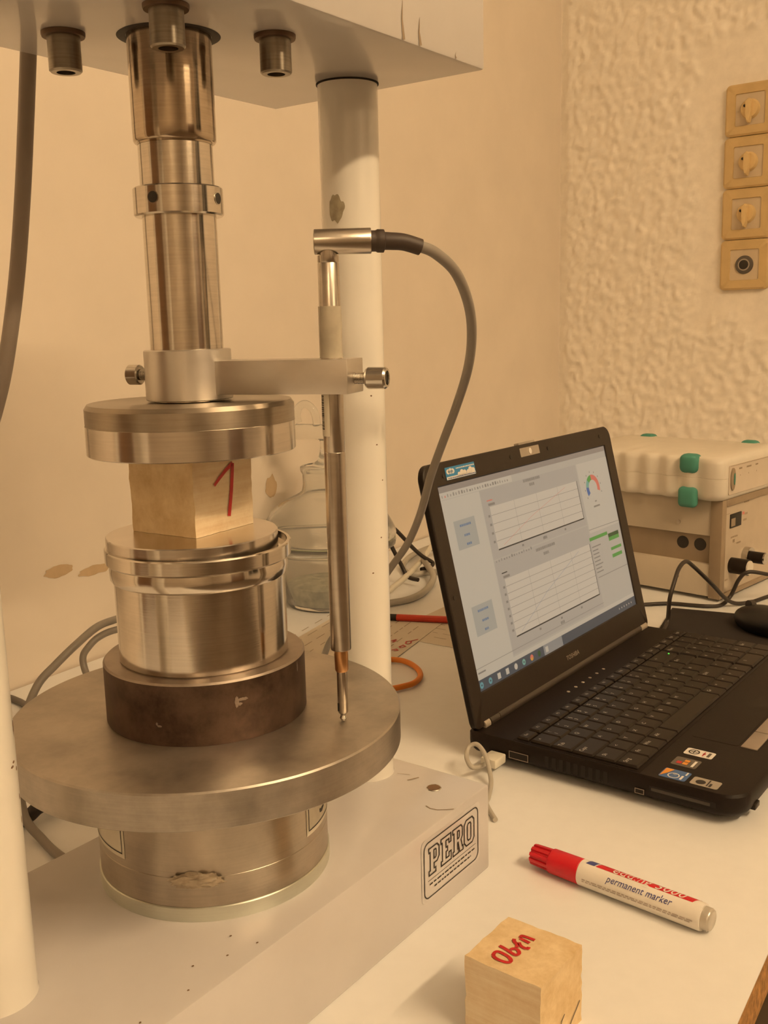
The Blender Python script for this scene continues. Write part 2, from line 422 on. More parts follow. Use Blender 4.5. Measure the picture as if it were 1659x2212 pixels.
# ------------------------------------------------------------------ ceiling lamps
for k, (x, y) in enumerate(LAMP_ROW):
    t = thing('ceiling_lamp', ['ceiling tube lamp nearest the bench', 'added ceiling tube lamp above the open floor, for fill light', 'ceiling tube lamp farthest from the bench'][k], 'lamp', (x, y, HZ), R(53.8), 'ceiling tube lamps')
    boxo('housing', (-0.64, 0.64, -0.05, 0.05, -0.06, 0.0), 'frame_white', t, 0.006)
    obj('tube', cyl_axis(nb(), (-0.6, 0, -0.16), (0.6, 0, -0.16), 0.035, 20), 'lamp_tube' if k == 0 else 'lamp_tube_fill', t)
    for sx in (-1, 1): boxo('tube_holder', (sx * 0.615 - 0.012, sx * 0.615 + 0.012, -0.02, 0.02, -0.185, -0.055), 'frame_white', t, 0.003)
# ------------------------------------------------------------------ workbench
def isect(p, d, q, e):
    den = d.x * e.y - d.y * e.x; t = ((q.x - p.x) * e.y - (q.y - p.y) * e.x) / den; return p + d * t
ed = rot2(57.0); q0 = Vector((0.2484, 0.6111))
fr = isect(q0, ed, CRN, RW) - ed * 0.02; bk = CRN - ed * 0.03 - Vector((-ed.y, ed.x)) * 0.004
fl = q0 - ed * 1.15; bl = bk + (fl - isect(bk, ed, fl, Vector((-ed.y, ed.x)))) * 0 
bl = isect(bk, ed, fl, Vector((-ed.y, ed.x)))
tb = thing('workbench', 'white laminate workbench with a raw chipboard edge under the press and laptop', 'table', (fl.x, fl.y, 0))
off = Vector((fl.x, fl.y))
outl = [p - off for p in (fl, fr, bk, bl)]
bm = nb(); loft(bm, [[(p.x, p.y, z) for p in outl] for z in (TZ - 0.032, TZ - 0.0008)]); obj('table_core', bm, 'chipboard', tb, smooth=False)
bm = nb(); loft(bm, [[(p.x, p.y, z) for p in outl] for z in (TZ - 0.0008, TZ)]); obj('table_surface', bm, 'laminate', tb, smooth=False)
for p in outl:
    c = p + (sum(outl, Vector((0, 0))) / 4 - p) * 0.09
    boxo('leg', (c.x - 0.025, c.x + 0.025, c.y - 0.025, c.y + 0.025, 0.0, TZ - 0.032), 'frame_white', tb, 0.003)

# ------------------------------------------------------------------ hydraulic press
AX = Vector((-0.117598, 0.629127, TZ)); YAW = R(53.7789); BT = 0.06927; CH = BT + 0.51553
def M(u, v, z=0.0):                          # press coordinates -> world
    return Vector((AX.x + u * math.cos(YAW) - v * math.sin(YAW), AX.y + u * math.sin(YAW) + v * math.cos(YAW), TZ + z))
pr = thing('hydraulic_press', 'cream painted column press frame with steel ram over the load cell', 'press', AX, YAW)
U0, U1, V0, V1 = -0.1995, 0.1942, -0.0968, 0.0919
bm = nb(); box(bm, U0, U1, V0, V1, 0.0, BT, 0.0016)
base = obj('base', bm, 'machine_paint', pr)
obj('base_hole', lathe(nb(), [(0.0, BT + 0.0002), (0.0042, BT + 0.0002), (0.0050, BT + 0.0004)], 28), ['ink_brown'], base, (0.1659, -0.0649, 0))
obj('hole_rim', lathe(nb(), [(0.0048, BT + 0.0001), (0.0054, BT + 0.0006), (0.0059, BT + 0.0001)], 28), 'screw_steel', base, (0.1659, -0.0649, 0))
TH = 0.105
bm = nb(); box(bm, U0, U1, V0, V1, CH, CH + TH, 0.0018)
head = obj('crosshead', bm, 'head_paint', pr)
for (u, vv) in ((0.1632, -0.0034), (-0.1685, -0.0034)):
    po = obj('post', lathe(nb(), [(0.0, BT), (0.0216, BT), (0.0212, BT + 0.002), (0.0212, CH), (0.0, CH)], 72), 'post_paint', pr, (u, vv, 0))
    obj('post_seam', lathe(nb(), [(0.0212, CH - 0.0012), (0.0221, CH - 0.0010), (0.0221, CH - 0.0001)], 72), 'dark_gap', po)
for (a, z) in ((-112, 0.298), (-86, 0.235), (-95, 0.192), (-101, 0.262), (-118, 0.166)):
    for po in [o for o in pr.children if o.name.startswith('post') and not o.name.startswith('post_')][:1]:
        obj('paint_chip', polys(nb(), [ragged(0, 0, 0.0008, 0.0005, a)], lambda x, y, a=a, z=z: (0.02125 * math.cos(R(a) + x / 0.0212), 0.02125 * math.sin(R(a) + x / 0.0212), BT + z + y)), 'ink_brown', po, smooth=False)
left_post = [o for o in pr.children if o.name.startswith('post')][-1]
for (a, z, rx, ry) in ((-42, 0.150, 0.0012, 0.0042), (-46, 0.128, 0.0010, 0.0012), (-44, 0.112, 0.0008, 0.0018), (-43, 0.099, 0.0008, 0.0022), (-55, 0.133, 0.0012, 0.0007), (-60, 0.131, 0.0015, 0.0007)):
    obj('paint_chip', polys(nb(), [ragged(0, 0, rx, ry, a * 1.3)], lambda x, y, a=a, z=z: (0.02125 * math.cos(R(a) + x / 0.0212), 0.02125 * math.sin(R(a) + x / 0.0212), BT + z + y)), 'ink_brown', left_post, smooth=False)
# a patch of clear tape residue on the right post near its top
right_post = [o for o in pr.children if o.name.startswith('post')][0]
_rg = ragged(0, 0, 0.0065, 0.0090, 2.2)
obj('tape_spot', polys(nb(), [[(x0 * f0, y0 * f0), (x1 * f0, y1 * f0), (x1 * f1, y1 * f1), (x0 * f1, y0 * f1)] for (x0, y0), (x1, y1) in zip(_rg, _rg[1:] + _rg[:1]) for f0, f1 in ((0.02, 0.34), (0.34, 0.67), (0.67, 1.0))], lambda x, y: (0.0214 * math.cos(R(-172) + x / 0.0212), 0.0214 * math.sin(R(-172) + x / 0.0212), CH - 0.0865 + y)), 'tape_residue', right_post, smooth=False)
# ram, sleeve, collar, platen
obj('ram_opening', lathe(nb(), [(0.0245, CH - 0.0003), (0.0293, CH - 0.0003), (0.0297, CH - 0.0001)], 64), 'hex_dark', pr)
obj('sleeve', lathe(nb(), [(0.0, BT + 0.4551), (0.0219, BT + 0.4551), (0.0222, BT + 0.4562), (0.0234, BT + 0.4564), (0.0241, BT + 0.4575), (0.0243, BT + 0.4640), (0.0243, CH), (0.0, CH)], 96), 'sleeve_steel', pr)
obj('ram', lathe(nb(), [(0.0, BT + 0.306), (0.0220, BT + 0.306), (0.0218, BT + 0.455), (0.0, BT + 0.455)], 96), 'ram_steel', pr)
co = obj('collar', lathe(nb(), [(0.0218, BT + 0.4147), (0.0255, BT + 0.4147), (0.0264, BT + 0.4157), (0.0264, BT + 0.4303), (0.0257, BT + 0.4311), (0.0218, BT + 0.4311)], 96), 'ram_steel', pr)
for a in (-166, -73.5, 14, 104):
    c = Vector((math.cos(R(a)), math.sin(R(a)), 0)); z = BT + 0.4238
    obj('collar_hole', cyl_axis(nb(), c * 0.0245 + Vector((0, 0, z)), c * 0.02665 + Vector((0, 0, z)), 0.0032, 24), 'hex_dark', co)
    obj('hole_rim', cyl_axis(nb(), c * 0.0255 + Vector((0, 0, z)), c * 0.02655 + Vector((0, 0, z)), 0.0037, 24), 'screw_steel', co)
obj('platen', lathe(nb(), [(0.0, BT + 0.275), (0.0632, BT + 0.275), (0.0638, BT + 0.2756), (0.0638, BT + 0.2927), (0.0636, BT + 0.2930), (0.0636, BT + 0.3030), (0.0618, BT + 0.3056), (0.0, BT + 0.3056)], 128, mis=[0, 0, 0, 1, 1, 1, 1]), ['platen_steel', 'platen_tarnished'], pr)
for (u, v) in ((-0.0446, 0.0381), (-0.0416, -0.0434), (0.0382, -0.0476), (0.040, 0.040)):
    bo = obj('bolt', lathe(nb(), [(0.0, CH - 0.0155), (0.0052, CH - 0.0155), (0.0052, CH - 0.0215), (0.0083, CH - 0.0215), (0.0092, CH - 0.0206), (0.0092, CH - 0.0024), (0.0, CH - 0.0024)], 48), 'bolt_steel', pr, (u, v, 0))
    obj('washer', lathe(nb(), [(0.0, CH - 0.0026), (0.0118, CH - 0.0026), (0.0122, CH - 0.0016), (0.0122, CH - 0.0001), (0.0, CH - 0.0001)], 48), 'washer_rust', bo)
    obj('hex_socket', prism(nb(), circ(0.0051, 6), CH - 0.0160, CH - 0.0154), 'hex_dark', bo, smooth=False)
# scratches on painted faces
def flat_u(u, v, z): return (u, v, z)
for pts, wd in (([(0.1712, -0.027), (0.1730, -0.0322), (0.1745, -0.0367)], 0.0005), ([(0.1654, -0.0407), (0.1700, -0.0432), (0.1744, -0.0455)], 0.0013), ([(0.1381, -0.0762), (0.1362, -0.0812), (0.1373, -0.0868), (0.1410, -0.0918), (0.1449, -0.0962)], 0.0009)):
    obj('scratch', quads(nb(), ribbon(pts, wd), lambda a, b: (a, b, BT + 0.0003)), 'scratch', base, smooth=False)
for i in range(9):
    u, v = random.uniform(-0.16, 0.0), random.uniform(-0.09, -0.07)
    obj('speck', polys(nb(), [ragged(u, v, 0.0008, 0.0006, i * 2.1, 12)], lambda a, b: (a, b, BT + 0.0003)), 'ink_brown', base, smooth=False)
for (u, h, wd) in ((0.0985, 0.024, 0.0026), (0.1165, 0.017, 0.0028), (0.158, 0.005, 0.001)):
    obj('scratch', quads(nb(), ribbon([(u, CH + 0.001), (u - 0.0015, CH + h * 0.5), (u - 0.0005, CH + h)], lambda t, wd=wd: wd * (1.05 - t)), lambda a, b: (a, V0 - 0.0003, b)), 'scratch', head, smooth=False)
# maker's plate on the base front
pf = lambda a, b: (a, V0 - 0.0003, b + BT)
pl = obj('maker_label', polys(nb(), [rrect(0.1005, 0.1795, -0.0545, -0.0068, 0.004)], pf), 'machine_paint', base, smooth=False)
pg = lambda a, b: (a, V0 - 0.0006, b + BT)
bm = nb(); quads(bm, ribbon(rrect(0.1035, 0.1765, -0.0520, -0.0098, 0.0055), 0.0010, True), pg)
GL = {'P': ([(0, 0), (.62, 0), (.62, .16), (.47, .16), (.47, .36), (.75, .36), (.95, .5), (.95, .86), (.75, 1), (0, 1), (0, .84), (.12, .84), (.12, .16), (0, .16)], [(.47, .53), (.62, .53), (.67, .57), (.67, .8), (.62, .84), (.47, .84)]),
      'E': ([(0, 0), (.95, 0), (.95, .32), (.75, .32), (.75, .17), (.47, .17), (.47, .42), (.62, .42), (.62, .58), (.47, .58), (.47, .83), (.75, .83), (.75, .68), (.95, .68), (.95, 1), (0, 1), (0, .84), (.12, .84), (.12, .16), (0, .16)],),
      'R': ([(0, 0), (.55, 0), (.55, .16), (.46, .16), (.46, .4), (.52, .4), (.66, 0), (1, 0), (1, .16), (.92, .16), (.8, .44), (.95, .56), (.95, .88), (.8, 1), (0, 1), (0, .84), (.12, .84), (.12, .16), (0, .16)], [(.46, .56), (.6, .56), (.65, .6), (.65, .8), (.6, .84), (.46, .84)]),
      'O': ([(.2, 0), (.8, 0), (1, .15), (1, .85), (.8, 1), (.2, 1), (0, .85), (0, .15)], [(.4, .17), (.6, .17), (.68, .25), (.68, .75), (.6, .83), (.4, .83), (.32, .75), (.32, .25)])}
for k, ch in enumerate('PERO'):
    for o_ in GL[ch]: quads(bm, ribbon([(0.1095 + k * 0.0158 + a * 0.0140, -0.0355 + b * 0.0205) for a, b in o_], 0.00125, True), pg)
quads(bm, ribbon([(0.108, -0.0392), (0.173, -0.0392)], 0.0004), pg)
for zz, u0, u1 in ((-0.0425, 0.110, 0.172), (-0.0462, 0.116, 0.166)):
    u = u0
    while u < u1:
        l = random.uniform(0.002, 0.0055); quads(bm, ribbon([(u, zz), (min(u + l, u1), zz)], 0.0012), pg); u += l + 0.0012
obj('maker_print', bm, 'ink_black', base, smooth=False)

# ------------------------------------------------------------------ stack on the base: load cell, disc, ring, pot, plate, cube
lc = thing('load_cell', 'round steel load cell with paper labels standing on the press base', 'load cell', M(0, 0, BT), YAW)
obj('mounting_ring', lathe(nb(), [(0.0, 0.0), (0.0752, 0.0), (0.0755, 0.0005), (0.0755, 0.0088), (0.0749, 0.0093), (0.0, 0.0093)], 128), 'zinc', lc)
body = obj('body', lathe(nb(), [(0.0, 0.0094), (0.0746, 0.0094), (0.0746, 0.0280), (0.0743, 0.0283), (0.0746, 0.0286), (0.0746, 0.0840), (0.0, 0.0840)], 128), 'cell_steel', lc)
def cyl_pt(r): return lambda a, z: (r * math.cos(a), r * math.sin(a), z)
def cyl_patch(bm, r, a0, a1, z0, z1, n=24, mi=0):
    for k in range(n):
        b0, b1 = a0 + (a1 - a0) * k / n, a0 + (a1 - a0) * (k + 1) / n
        f = bm.faces.new([bm.verts.new(cyl_pt(r)(*q)) for q in ((b0, z0), (b1, z0), (b1, z1), (b0, z1))]); f.material_index = mi
    return bm
for (a0, a1) in ((-84.4, -28), (-236, -180.5)):
    lb = obj('paper_label', cyl_patch(nb(), 0.0748, R(a0), R(a1), 0.0335, 0.078), 'label_paper', lc)
    bm = nb(); e = R(1.6)
    for (b0, b1, z0, z1) in ((R(a0) + e, R(a1) - e, 0.0362, 0.0370), (R(a0) + e, R(a1) - e, 0.0745, 0.0753)): cyl_patch(bm, 0.0750, b0, b1, z0, z1)
    for b0 in (R(a0) + e, R(a1) - e - 0.009): cyl_patch(bm, 0.0750, b0, b0 + 0.009, 0.0362, 0.0753, 2)
    if a0 > -100: polys(bm, text2d('50', 0.026), lambda a, b, a0=a0: (0.0750 * math.cos(R(-62) + a / 0.0746), 0.0750 * math.sin(R(-62) + a / 0.0746), 0.0490 + b))
    obj('label_print', bm, 'ink_black', lb, smooth=False)
bm = nb(); bmesh.ops.create_icosphere(bm, subdivisions=4, radius=1.0)
for v in bm.verts:
    n_ = 1 + 0.35 * noise.noise(v.co * 2.3) + 0.18 * noise.noise(v.co * 6)
    v.co = Vector((v.co.x * 0.0032 * n_, v.co.y * 0.0150 * n_, v.co.z * 0.0048 * n_))
obj('glue_blob', bm, 'glue', lc, (0.0752 * math.cos(R(-143)), 0.0752 * math.sin(R(-143)), 0.0272), (0, 0, R(-143)))
dz0, dz1 = 0.0843, 0.1065
tag(obj('steel_disc', lathe(nb(), [(0.0, dz0), (0.1245, dz0), (0.1250, dz0 + 0.0006), (0.1250, dz1 - 0.0010), (0.1241, dz1), (0.0, dz1)], 192), 'disc_steel', None, M(0, 0, BT), (0, 0, YAW)), 'wide grey steel disc lying on the load cell', 'disc')
bm = lathe(nb(), [(0.0, 0), (0.0636, 0), (0.0639, 0.0008), (0.0639, 0.0374), (0.0628, 0.0386), (0.0, 0.0386)], 128, mis=[0, 0, 0, 1, 1])
rg = tag(obj('spacer_ring', bm, ['ring_rust', 'ring_top'], None, M(0, 0, BT + dz1), (0, 0, YAW)), 'dark rusty steel spacer puck on the wide disc', 'spacer')
for (a, z, rx, ry) in ((-118, 0.0250, 0.0012, 0.0034), (-114.5, 0.0262, 0.0030, 0.0010), (-116.5, 0.0235, 0.0016, 0.0009), (-160, 0.0125, 0.0016, 0.0007), (-161.5, 0.0138, 0.0007, 0.0009), (-72, 0.033, 0.0008, 0.003)):
    obj('bright_scuff', polys(nb(), [ragged(0, 0, rx, ry, a)], lambda x, y, a=a, z=z: (0.0641 * math.cos(R(a) + x / 0.064), 0.0641 * math.sin(R(a) + x / 0.064), z + y)), 'ring_top', rg, smooth=False)
pz = 0.1451
pot = thing('steel_pot', 'shiny turned steel cylinder with a flanged rim on the rusty puck', 'cylinder', M(0, 0, BT + pz), YAW)
P_ = lambda l: [(r, z - pz) for r, z in l]
obj('body', lathe(nb(), P_([(0.0, pz), (0.0528, pz), (0.0534, pz + 0.0008), (0.0536, 0.1965), (0.0, 0.1965)]), 128), 'chrome_pot', pot)
obj('polished_band', lathe(nb(), P_([(0.0, 0.1965), (0.0548, 0.1965), (0.0556, 0.1978), (0.0558, 0.2032), (0.0549, 0.2072), (0.0, 0.2072)]), 128), 'chrome_pot', pot)
obj('rim', lathe(nb(), P_([(0.0, 0.2073), (0.0568, 0.2073), (0.0580, 0.2085), (0.0581, 0.2160), (0.0575, 0.2168), (0.0556, 0.2168), (0.0550, 0.2125), (0.0, 0.2125)]), 128), 'chrome_pot', pot)
ppos = M(0, 0, BT + 0.2126) + Vector((-0.0035, 0.0005, 0))
tag(obj('bearing_plate', lathe(nb(), [(0.0, 0.0), (0.0528, 0.0), (0.0535, 0.0008), (0.0535, 0.0103), (0.0529, 0.0109), (0.0, 0.0109)], 128), 'platen_steel', None, ppos, (0, 0, YAW)), 'smooth round steel plate under the clamped wooden cube', 'plate')
def wood_cube(sx, sy, sz, seed, mats):
    bm = nb(); bmesh.ops.create_cube(bm, size=1.0)
    bmesh.ops.subdivide_edges(bm, edges=bm.edges[:], cuts=11, use_grid_fill=True)
    for v in bm.verts:
        e = sum(1 for c in v.co if abs(abs(c) - 0.5) < 1e-4)
        k = 0.0004 if e == 1 else 0.0009
        n_ = Vector((noise.noise(v.co * 9 + Vector((seed, 0, 0))), noise.noise(v.co * 9 + Vector((0, seed, 5))), noise.noise(v.co * 9 + Vector((3, 1, seed)))))
        top = abs(v.co.z - 0.5) < 1e-4 or abs(v.co.z + 0.5) < 1e-4
        v.co = Vector((v.co.x * sx, v.co.y * sy, (v.co.z + 0.5) * sz)) + Vector((n_.x, n_.y, 0 if top and e == 1 else (0 if top else n_.z))) * k
    for f in bm.faces: f.material_index = 1 if abs(f.normal.y) > 0.7 else 0
    return bm
cz = BT + 0.2236
c1 = thing('wooden_cube', 'raw wooden cube marked with a red 1 clamped in the press', 'wood block', M(0.0085, 0.0122, cz), YAW + R(3.5), 'wooden test cubes')
obj('block', wood_cube(0.0545, 0.0535, 0.0512, 3.1, 0), ['wood_cube_end', 'wood_cube_side'], c1, angle=50)
one = [(-0.0090, 0.0300), (-0.004, 0.0338), (0.0020, 0.0380), (0.0088, 0.0418), (0.0079, 0.0340), (0.0066, 0.0250), (0.0050, 0.0170), (0.0032, 0.0088)]
obj('red_mark', quads(quads(nb(), ribbon(one[:4], lambda t: 0.0020 + 0.0008 * t), lambda a, b: (a, -0.0535 / 2 - 0.0006, b)), ribbon(one[3:], lambda t: 0.0030), lambda a, b: (a, -0.0535 / 2 - 0.0006, b)), 'ink_red', c1, smooth=False)
c2 = thing('wooden_cube', 'raw wooden cube with red handwriting on top standing loose on the bench', 'wood block', (0.07674, 0.54685, TZ), R(-38.31), 'wooden test cubes')
obj('block', wood_cube(0.0510, 0.0498, 0.0503, 8.4, 0), ['wood_cube_end', 'wood_cube_side'], c2, angle=50)
OB = [[(-0.0118, -0.0154), (-0.0124, -0.0125), (-0.0115, -0.0107), (-0.0083, -0.0105), (-0.0042, -0.0112), (-0.0012, -0.0128), (-0.0004, -0.0149), (-0.0018, -0.0164), (-0.0054, -0.0171), (-0.0093, -0.0168), (-0.0118, -0.0154)],
      [(-0.0138, -0.0052), (-0.0109, -0.0055), (-0.0071, -0.0063), (-0.0033, -0.0073), (-0.001, -0.0072), (-0.0003, -0.0051), (-0.0015, -0.0032), (-0.0036, -0.0023), (-0.0055, -0.0028), (-0.0064, -0.0048)],
      [(-0.0101, 0.0059), (-0.0092, 0.0041), (-0.0072, 0.0027), (-0.0054, 0.0016), (-0.0046, -0.0007)], [(-0.0060, 0.0045), (-0.0041, 0.0026), (-0.002, 0.0017), (-0.0001, 0.0016), (0.0014, 0.0024), (0.0011, 0.0039)],
      [(-0.0078, 0.0084), (-0.005, 0.0082), (-0.0024, 0.0079), (-0.0004, 0.0076)], [(-0.0079, 0.009), (-0.0079, 0.0113), (-0.0057, 0.0118), (-0.0025, 0.0119), (0.0006, 0.012)]]
bm = nb()
for st in OB: quads(bm, ribbon([(p.x, p.y) for p in smooth_path([(a, b, 0) for a, b in st], 5)], 0.0023), lambda a, b: (a, b, 0.0508))
obj('handwriting', bm, 'ink_red', c2, smooth=False)
bm = nb()
for st in ([(0.0026, -0.0327), (0.0009, -0.034), (-0.0007, -0.0353), (-0.0016, -0.0372)], [(0.0215, -0.0348), (0.018, -0.0378), (0.0146, -0.0402), (0.0112, -0.0428), (0.0098, -0.0442)]):
    quads(bm, ribbon(st, 0.0009), lambda a, b: (0.0255 + 0.0006, a, 0.0505 + b))
obj('pencil_line', bm, 'ink_black', c2, smooth=False)

# ------------------------------------------------------------------ sensor clamp arm
AD = Vector((0.95148, -0.30772, 0)); AN = Vector((-0.30772, -0.95148, 0)); angA = math.atan2(AD.y, AD.x)
ca = thing('clamp_arm', 'bare aluminium clamp arm on the ram holding the displacement sensor', 'clamp', M(0, 0, BT + 0.3068), angA)
# local: x along the arm, y away from the camera
obj('hub', lathe(nb(), [(0.0219, 0.0), (0.0260, 0.0), (0.0264, 0.0004), (0.0264, 0.0296), (0.0259, 0.0301), (0.0219, 0.0301)], 96), 'aluminium', ca)
bm = nb(); box(bm, 0.0215, 0.1073, -0.0115, 0.0165, 0.0032, 0.0232, 0.0005)
obj('arm', bm, 'aluminium', ca)
def cap_screw(parent, p, d, sh=0.010, hr=0.0064, hl=0.0125):
    p = Vector(p); d = Vector(d).normalized()
    pf_ = []
    for k in range(8): pf_ += [(k / 8, 0.0030), ((k + 0.5) / 8, 0.0035)]
    s = obj('screw', cyl_axis(nb(), p, p + d * sh, 0, 20, prof=pf_ + [(1, 0.0031)]), 'screw_steel', parent, angle=20)
    obj('screw_head', cyl_axis(nb(), p + d * sh, p + d * (sh + hl), 0, 36, prof=[(0, 0.0046), (0.001, hr - 0.0008), (0.1, hr), (0.9, hr), (1.0, hr - 0.0009), (1.0, hr - 0.0022), (0.8, hr - 0.0025)]), 'screw_steel', s)
    a = d.orthogonal().normalized(); b = d.cross(a); c = p + d * (sh + hl * 0.86)
    bm = nb(); loft(bm, [[c + d * t + (a * math.cos(k * PI / 3) + b * math.sin(k * PI / 3)) * 0.0031 for k in range(6)] for t in (0, 0.0009)])
    obj('hex_socket', bm, 'hex_dark', s, smooth=False)
cap_screw(ca, (0.1073, 0.0010, 0.0118), (1, 0, 0), 0.0075)
cap_screw(ca, (-0.0255, -0.002, 0.0150), (-1, 0.02, 0), 0.0065, 0.0062, 0.0085)

# ------------------------------------------------------------------ displacement sensor
SX = M(0.0294, -0.0889, BT); 
sn = thing('displacement_sensor', 'slim steel displacement sensor with a copper tip touching the wide disc', 'sensor', SX, angA)
Lz = [(0.0, 0.1066), (0.0016, 0.1070), (0.0023, 0.1085), (0.0016, 0.1102), (0.0020, 0.1112), (0.0026, 0.1118), (0.0012, 0.1120), (0.0, 0.1120)]
obj('probe_tip', lathe(nb(), Lz, 28), 'screw_steel', sn)
sh = obj('plunger', lathe(nb(), [(0.0, 0.1121), (0.0029, 0.1121), (0.0032, 0.1128), (0.0032, 0.139), (0.0, 0.139)], 36), 'sensor_steel', sn)
a = R(-130)
boxo('plunger_slot', (-0.0007, 0.0007, 0.0, 0.0034, 0.1135, 0.1185), 'hex_dark', sh, rot=(0, 0, a - PI / 2))
obj('copper_bushing', lathe(nb(), [(0.0, 0.139), (0.0036, 0.139), (0.0041, 0.1400), (0.0043, 0.149), (0.0041, 0.1531), (0.0, 0.1531)], 40), 'copper', sn)
bd = obj('barrel', lathe(nb(), [(0.0, 0.1532), (0.0061, 0.1532), (0.0063, 0.154), (0.0063, 0.2750), (0.0061, 0.2753), (0.0063, 0.2757), (0.0063, 0.3100), (0.0062, 0.330), (0.0062, 0.384), (0.0059, 0.3845), (0.0062, 0.385), (0.0062, 0.3885), (0.0, 0.3885)], 56), 'sensor_steel', sn)
obj('tape_sleeve', lathe(nb(), [(0.0064, 0.3305), (0.00675, 0.3305), (0.00675, 0.3600), (0.0064, 0.3600)], 48), 'tape_clear', bd)
obj('barcode_label', cyl_patch(nb(), 0.00652, R(-185), R(-88), 0.2850, 0.3098, 20), 'label_paper', bd)
bm = nb(); z = 0.2890
while z < 0.3085:
    h = random.choice((0.0003, 0.0005, 0.0007)); cyl_patch(bm, 0.00660, R(-172), R(-122), z, z + h, 8); z += h + random.choice((0.0003, 0.0005))
obj('barcode', bm, 'ink_black', bd)
# elbow connector along image-right
hd = Vector((1.0, 0.0, 0)); ia = -angA - YAW + YAW
loc_dir = Matrix.Rotation(-angA, 3, 'Z') @ Vector((1.0, 0.02, 0.0))
cz_ = 0.3962
obj('connector', cyl_axis(nb(), loc_dir * -0.0078 + Vector((0, 0, cz_)), loc_dir * 0.0250 + Vector((0, 0, cz_)), 0.0072, 40, prof=[(0, 0.0066), (0.012, 0.0071), (0.985, 0.0073), (1, 0.0070)]), 'sensor_steel', sn)
obj('connector_neck', lathe(nb(), [(0.0, 0.3886), (0.0052, 0.3886), (0.0052, 0.3945), (0.0, 0.3945)], 32), 'sensor_steel', sn)
inv = (Matrix.Translation(SX) @ Matrix.Rotation(angA, 4, 'Z')).inverted()
wp = [(-0.0055, 0.6045, 0.4656), (0.002, 0.606, 0.4656), (0.008, 0.607, 0.4654), (0.0155, 0.609, 0.4648), (0.025, 0.612, 0.4620)]
BR = lambda t: 0.0060 if t < 0.18 else (0.0066 if t < 0.34 else 0.0052 - 0.0004 * t)
obj('strain_relief', tube(nb(), [inv @ Vector((x, y, z + TZ)) for x, y, z in wp], BR, 20), 'boot_black', sn)
wp = [(0.0232, 0.6113, 0.4628), (0.0341, 0.62, 0.4590), (0.0478, 0.64, 0.448), (0.0581, 0.67, 0.4287), (0.0624, 0.7, 0.4075), (0.0619, 0.73, 0.3844), (0.0563, 0.77, 0.3549), (0.0472, 0.8, 0.3235), (0.0391, 0.83, 0.2933), (0.0316, 0.87, 0.2549), (0.0207, 0.91, 0.2196), (0.0056, 0.95, 0.1885), (-0.016, 1.0, 0.1455), (-0.0386, 1.02, 0.1157), (-0.062, 1.04, 0.085), (-0.078, 1.10, 0.028), (-0.086, 1.18, 0.0045), (-0.1016, 1.24, 0.0035)]
obj('sensor_cable', tube(nb(), [inv @ Vector((x, y, z + TZ)) for x, y, z in wp], 0.0034, 14), 'cable_grey', sn)

# ------------------------------------------------------------------ laptop
LO = Vector((0.0753, 0.933, TZ)); LYAW = R(52.7133); LWd, LD, LT = 0.4146, 0.2666, 0.0283
lp = thing('laptop', 'open black laptop showing measurement charts on the bench', 'laptop', LO, LYAW)
def lo(ins, z): return [(x, y, z) for x, y in rrect(ins, LWd - ins, -LD + ins, -ins, (0.008, 0.008, 0.022, 0.022), 8)]
bs = obj('base', loft(nb(), [lo(0.013, 0.0035), lo(0.0035, 0.008), lo(0.0003, 0.013), lo(0.0, 0.018), lo(0.0, 0.0262), lo(0.0016, LT)]), 'laptop_black', lp, angle=40)
for x in (0.04, LWd - 0.04):
    for y in (-0.035, -LD + 0.035): obj('rubber_foot', lathe(nb(), [(0, 0), (0.008, 0), (0.009, 0.0036), (0, 0.0036)], 20), 'hex_dark', bs, (x, y, 0))
for k in range(9): boxo('vent_slot', (-0.0004, 0.003, -0.0890 - k * 0.0073, -0.0850 - k * 0.0073, 0.0115, 0.0225), 'dark_gap', bs)
def port(name, d0, d1, z0, z1, lipm='pad_button'):
    o = boxo(name, (-0.0005, 0.003, -d1, -d0, z0, z1), 'dark_gap', bs)
    obj(name + '_rim', quads(nb(), ribbon([(-d0, z0), (-d1, z0), (-d1, z1), (-d0, z1)], 0.0007, True), lambda a, b: (-0.0007, a, b)), lipm, bs, smooth=False)
port('usb_port', 0.0475, 0.0675, 0.0118, 0.0185); port('firewire_port', 0.1735, 0.1815, 0.0108, 0.0150)
boxo('card_slot', (-0.0005, 0.003, -0.2440, -0.1860, 0.0155, 0.0205), 'dark_gap', bs); boxo('card_blank', (-0.0009, 0.002, -0.2395, -0.1880, 0.0163, 0.0192), 'hinge_dark', bs, 0.0003)
boxo('front_latch', (0.028, 0.040, -LD - 0.0016, -LD + 0.004, 0.0085, 0.0135), 'key_black', bs, 0.0008)
# palm rest parts
tp = obj('touchpad', prism(nb(), rrect(0.105, 0.190, -0.2275, -0.184, 0.003), LT, LT + 0.0002), 'laptop_black', lp, smooth=False)
for x0, x1 in ((0.1050, 0.1460), (0.1472, 0.190)): boxo('touchpad_button', (x0, x1, -0.2450, -0.2300, LT - 0.002, LT + 0.0010), 'pad_button', lp, 0.0006)
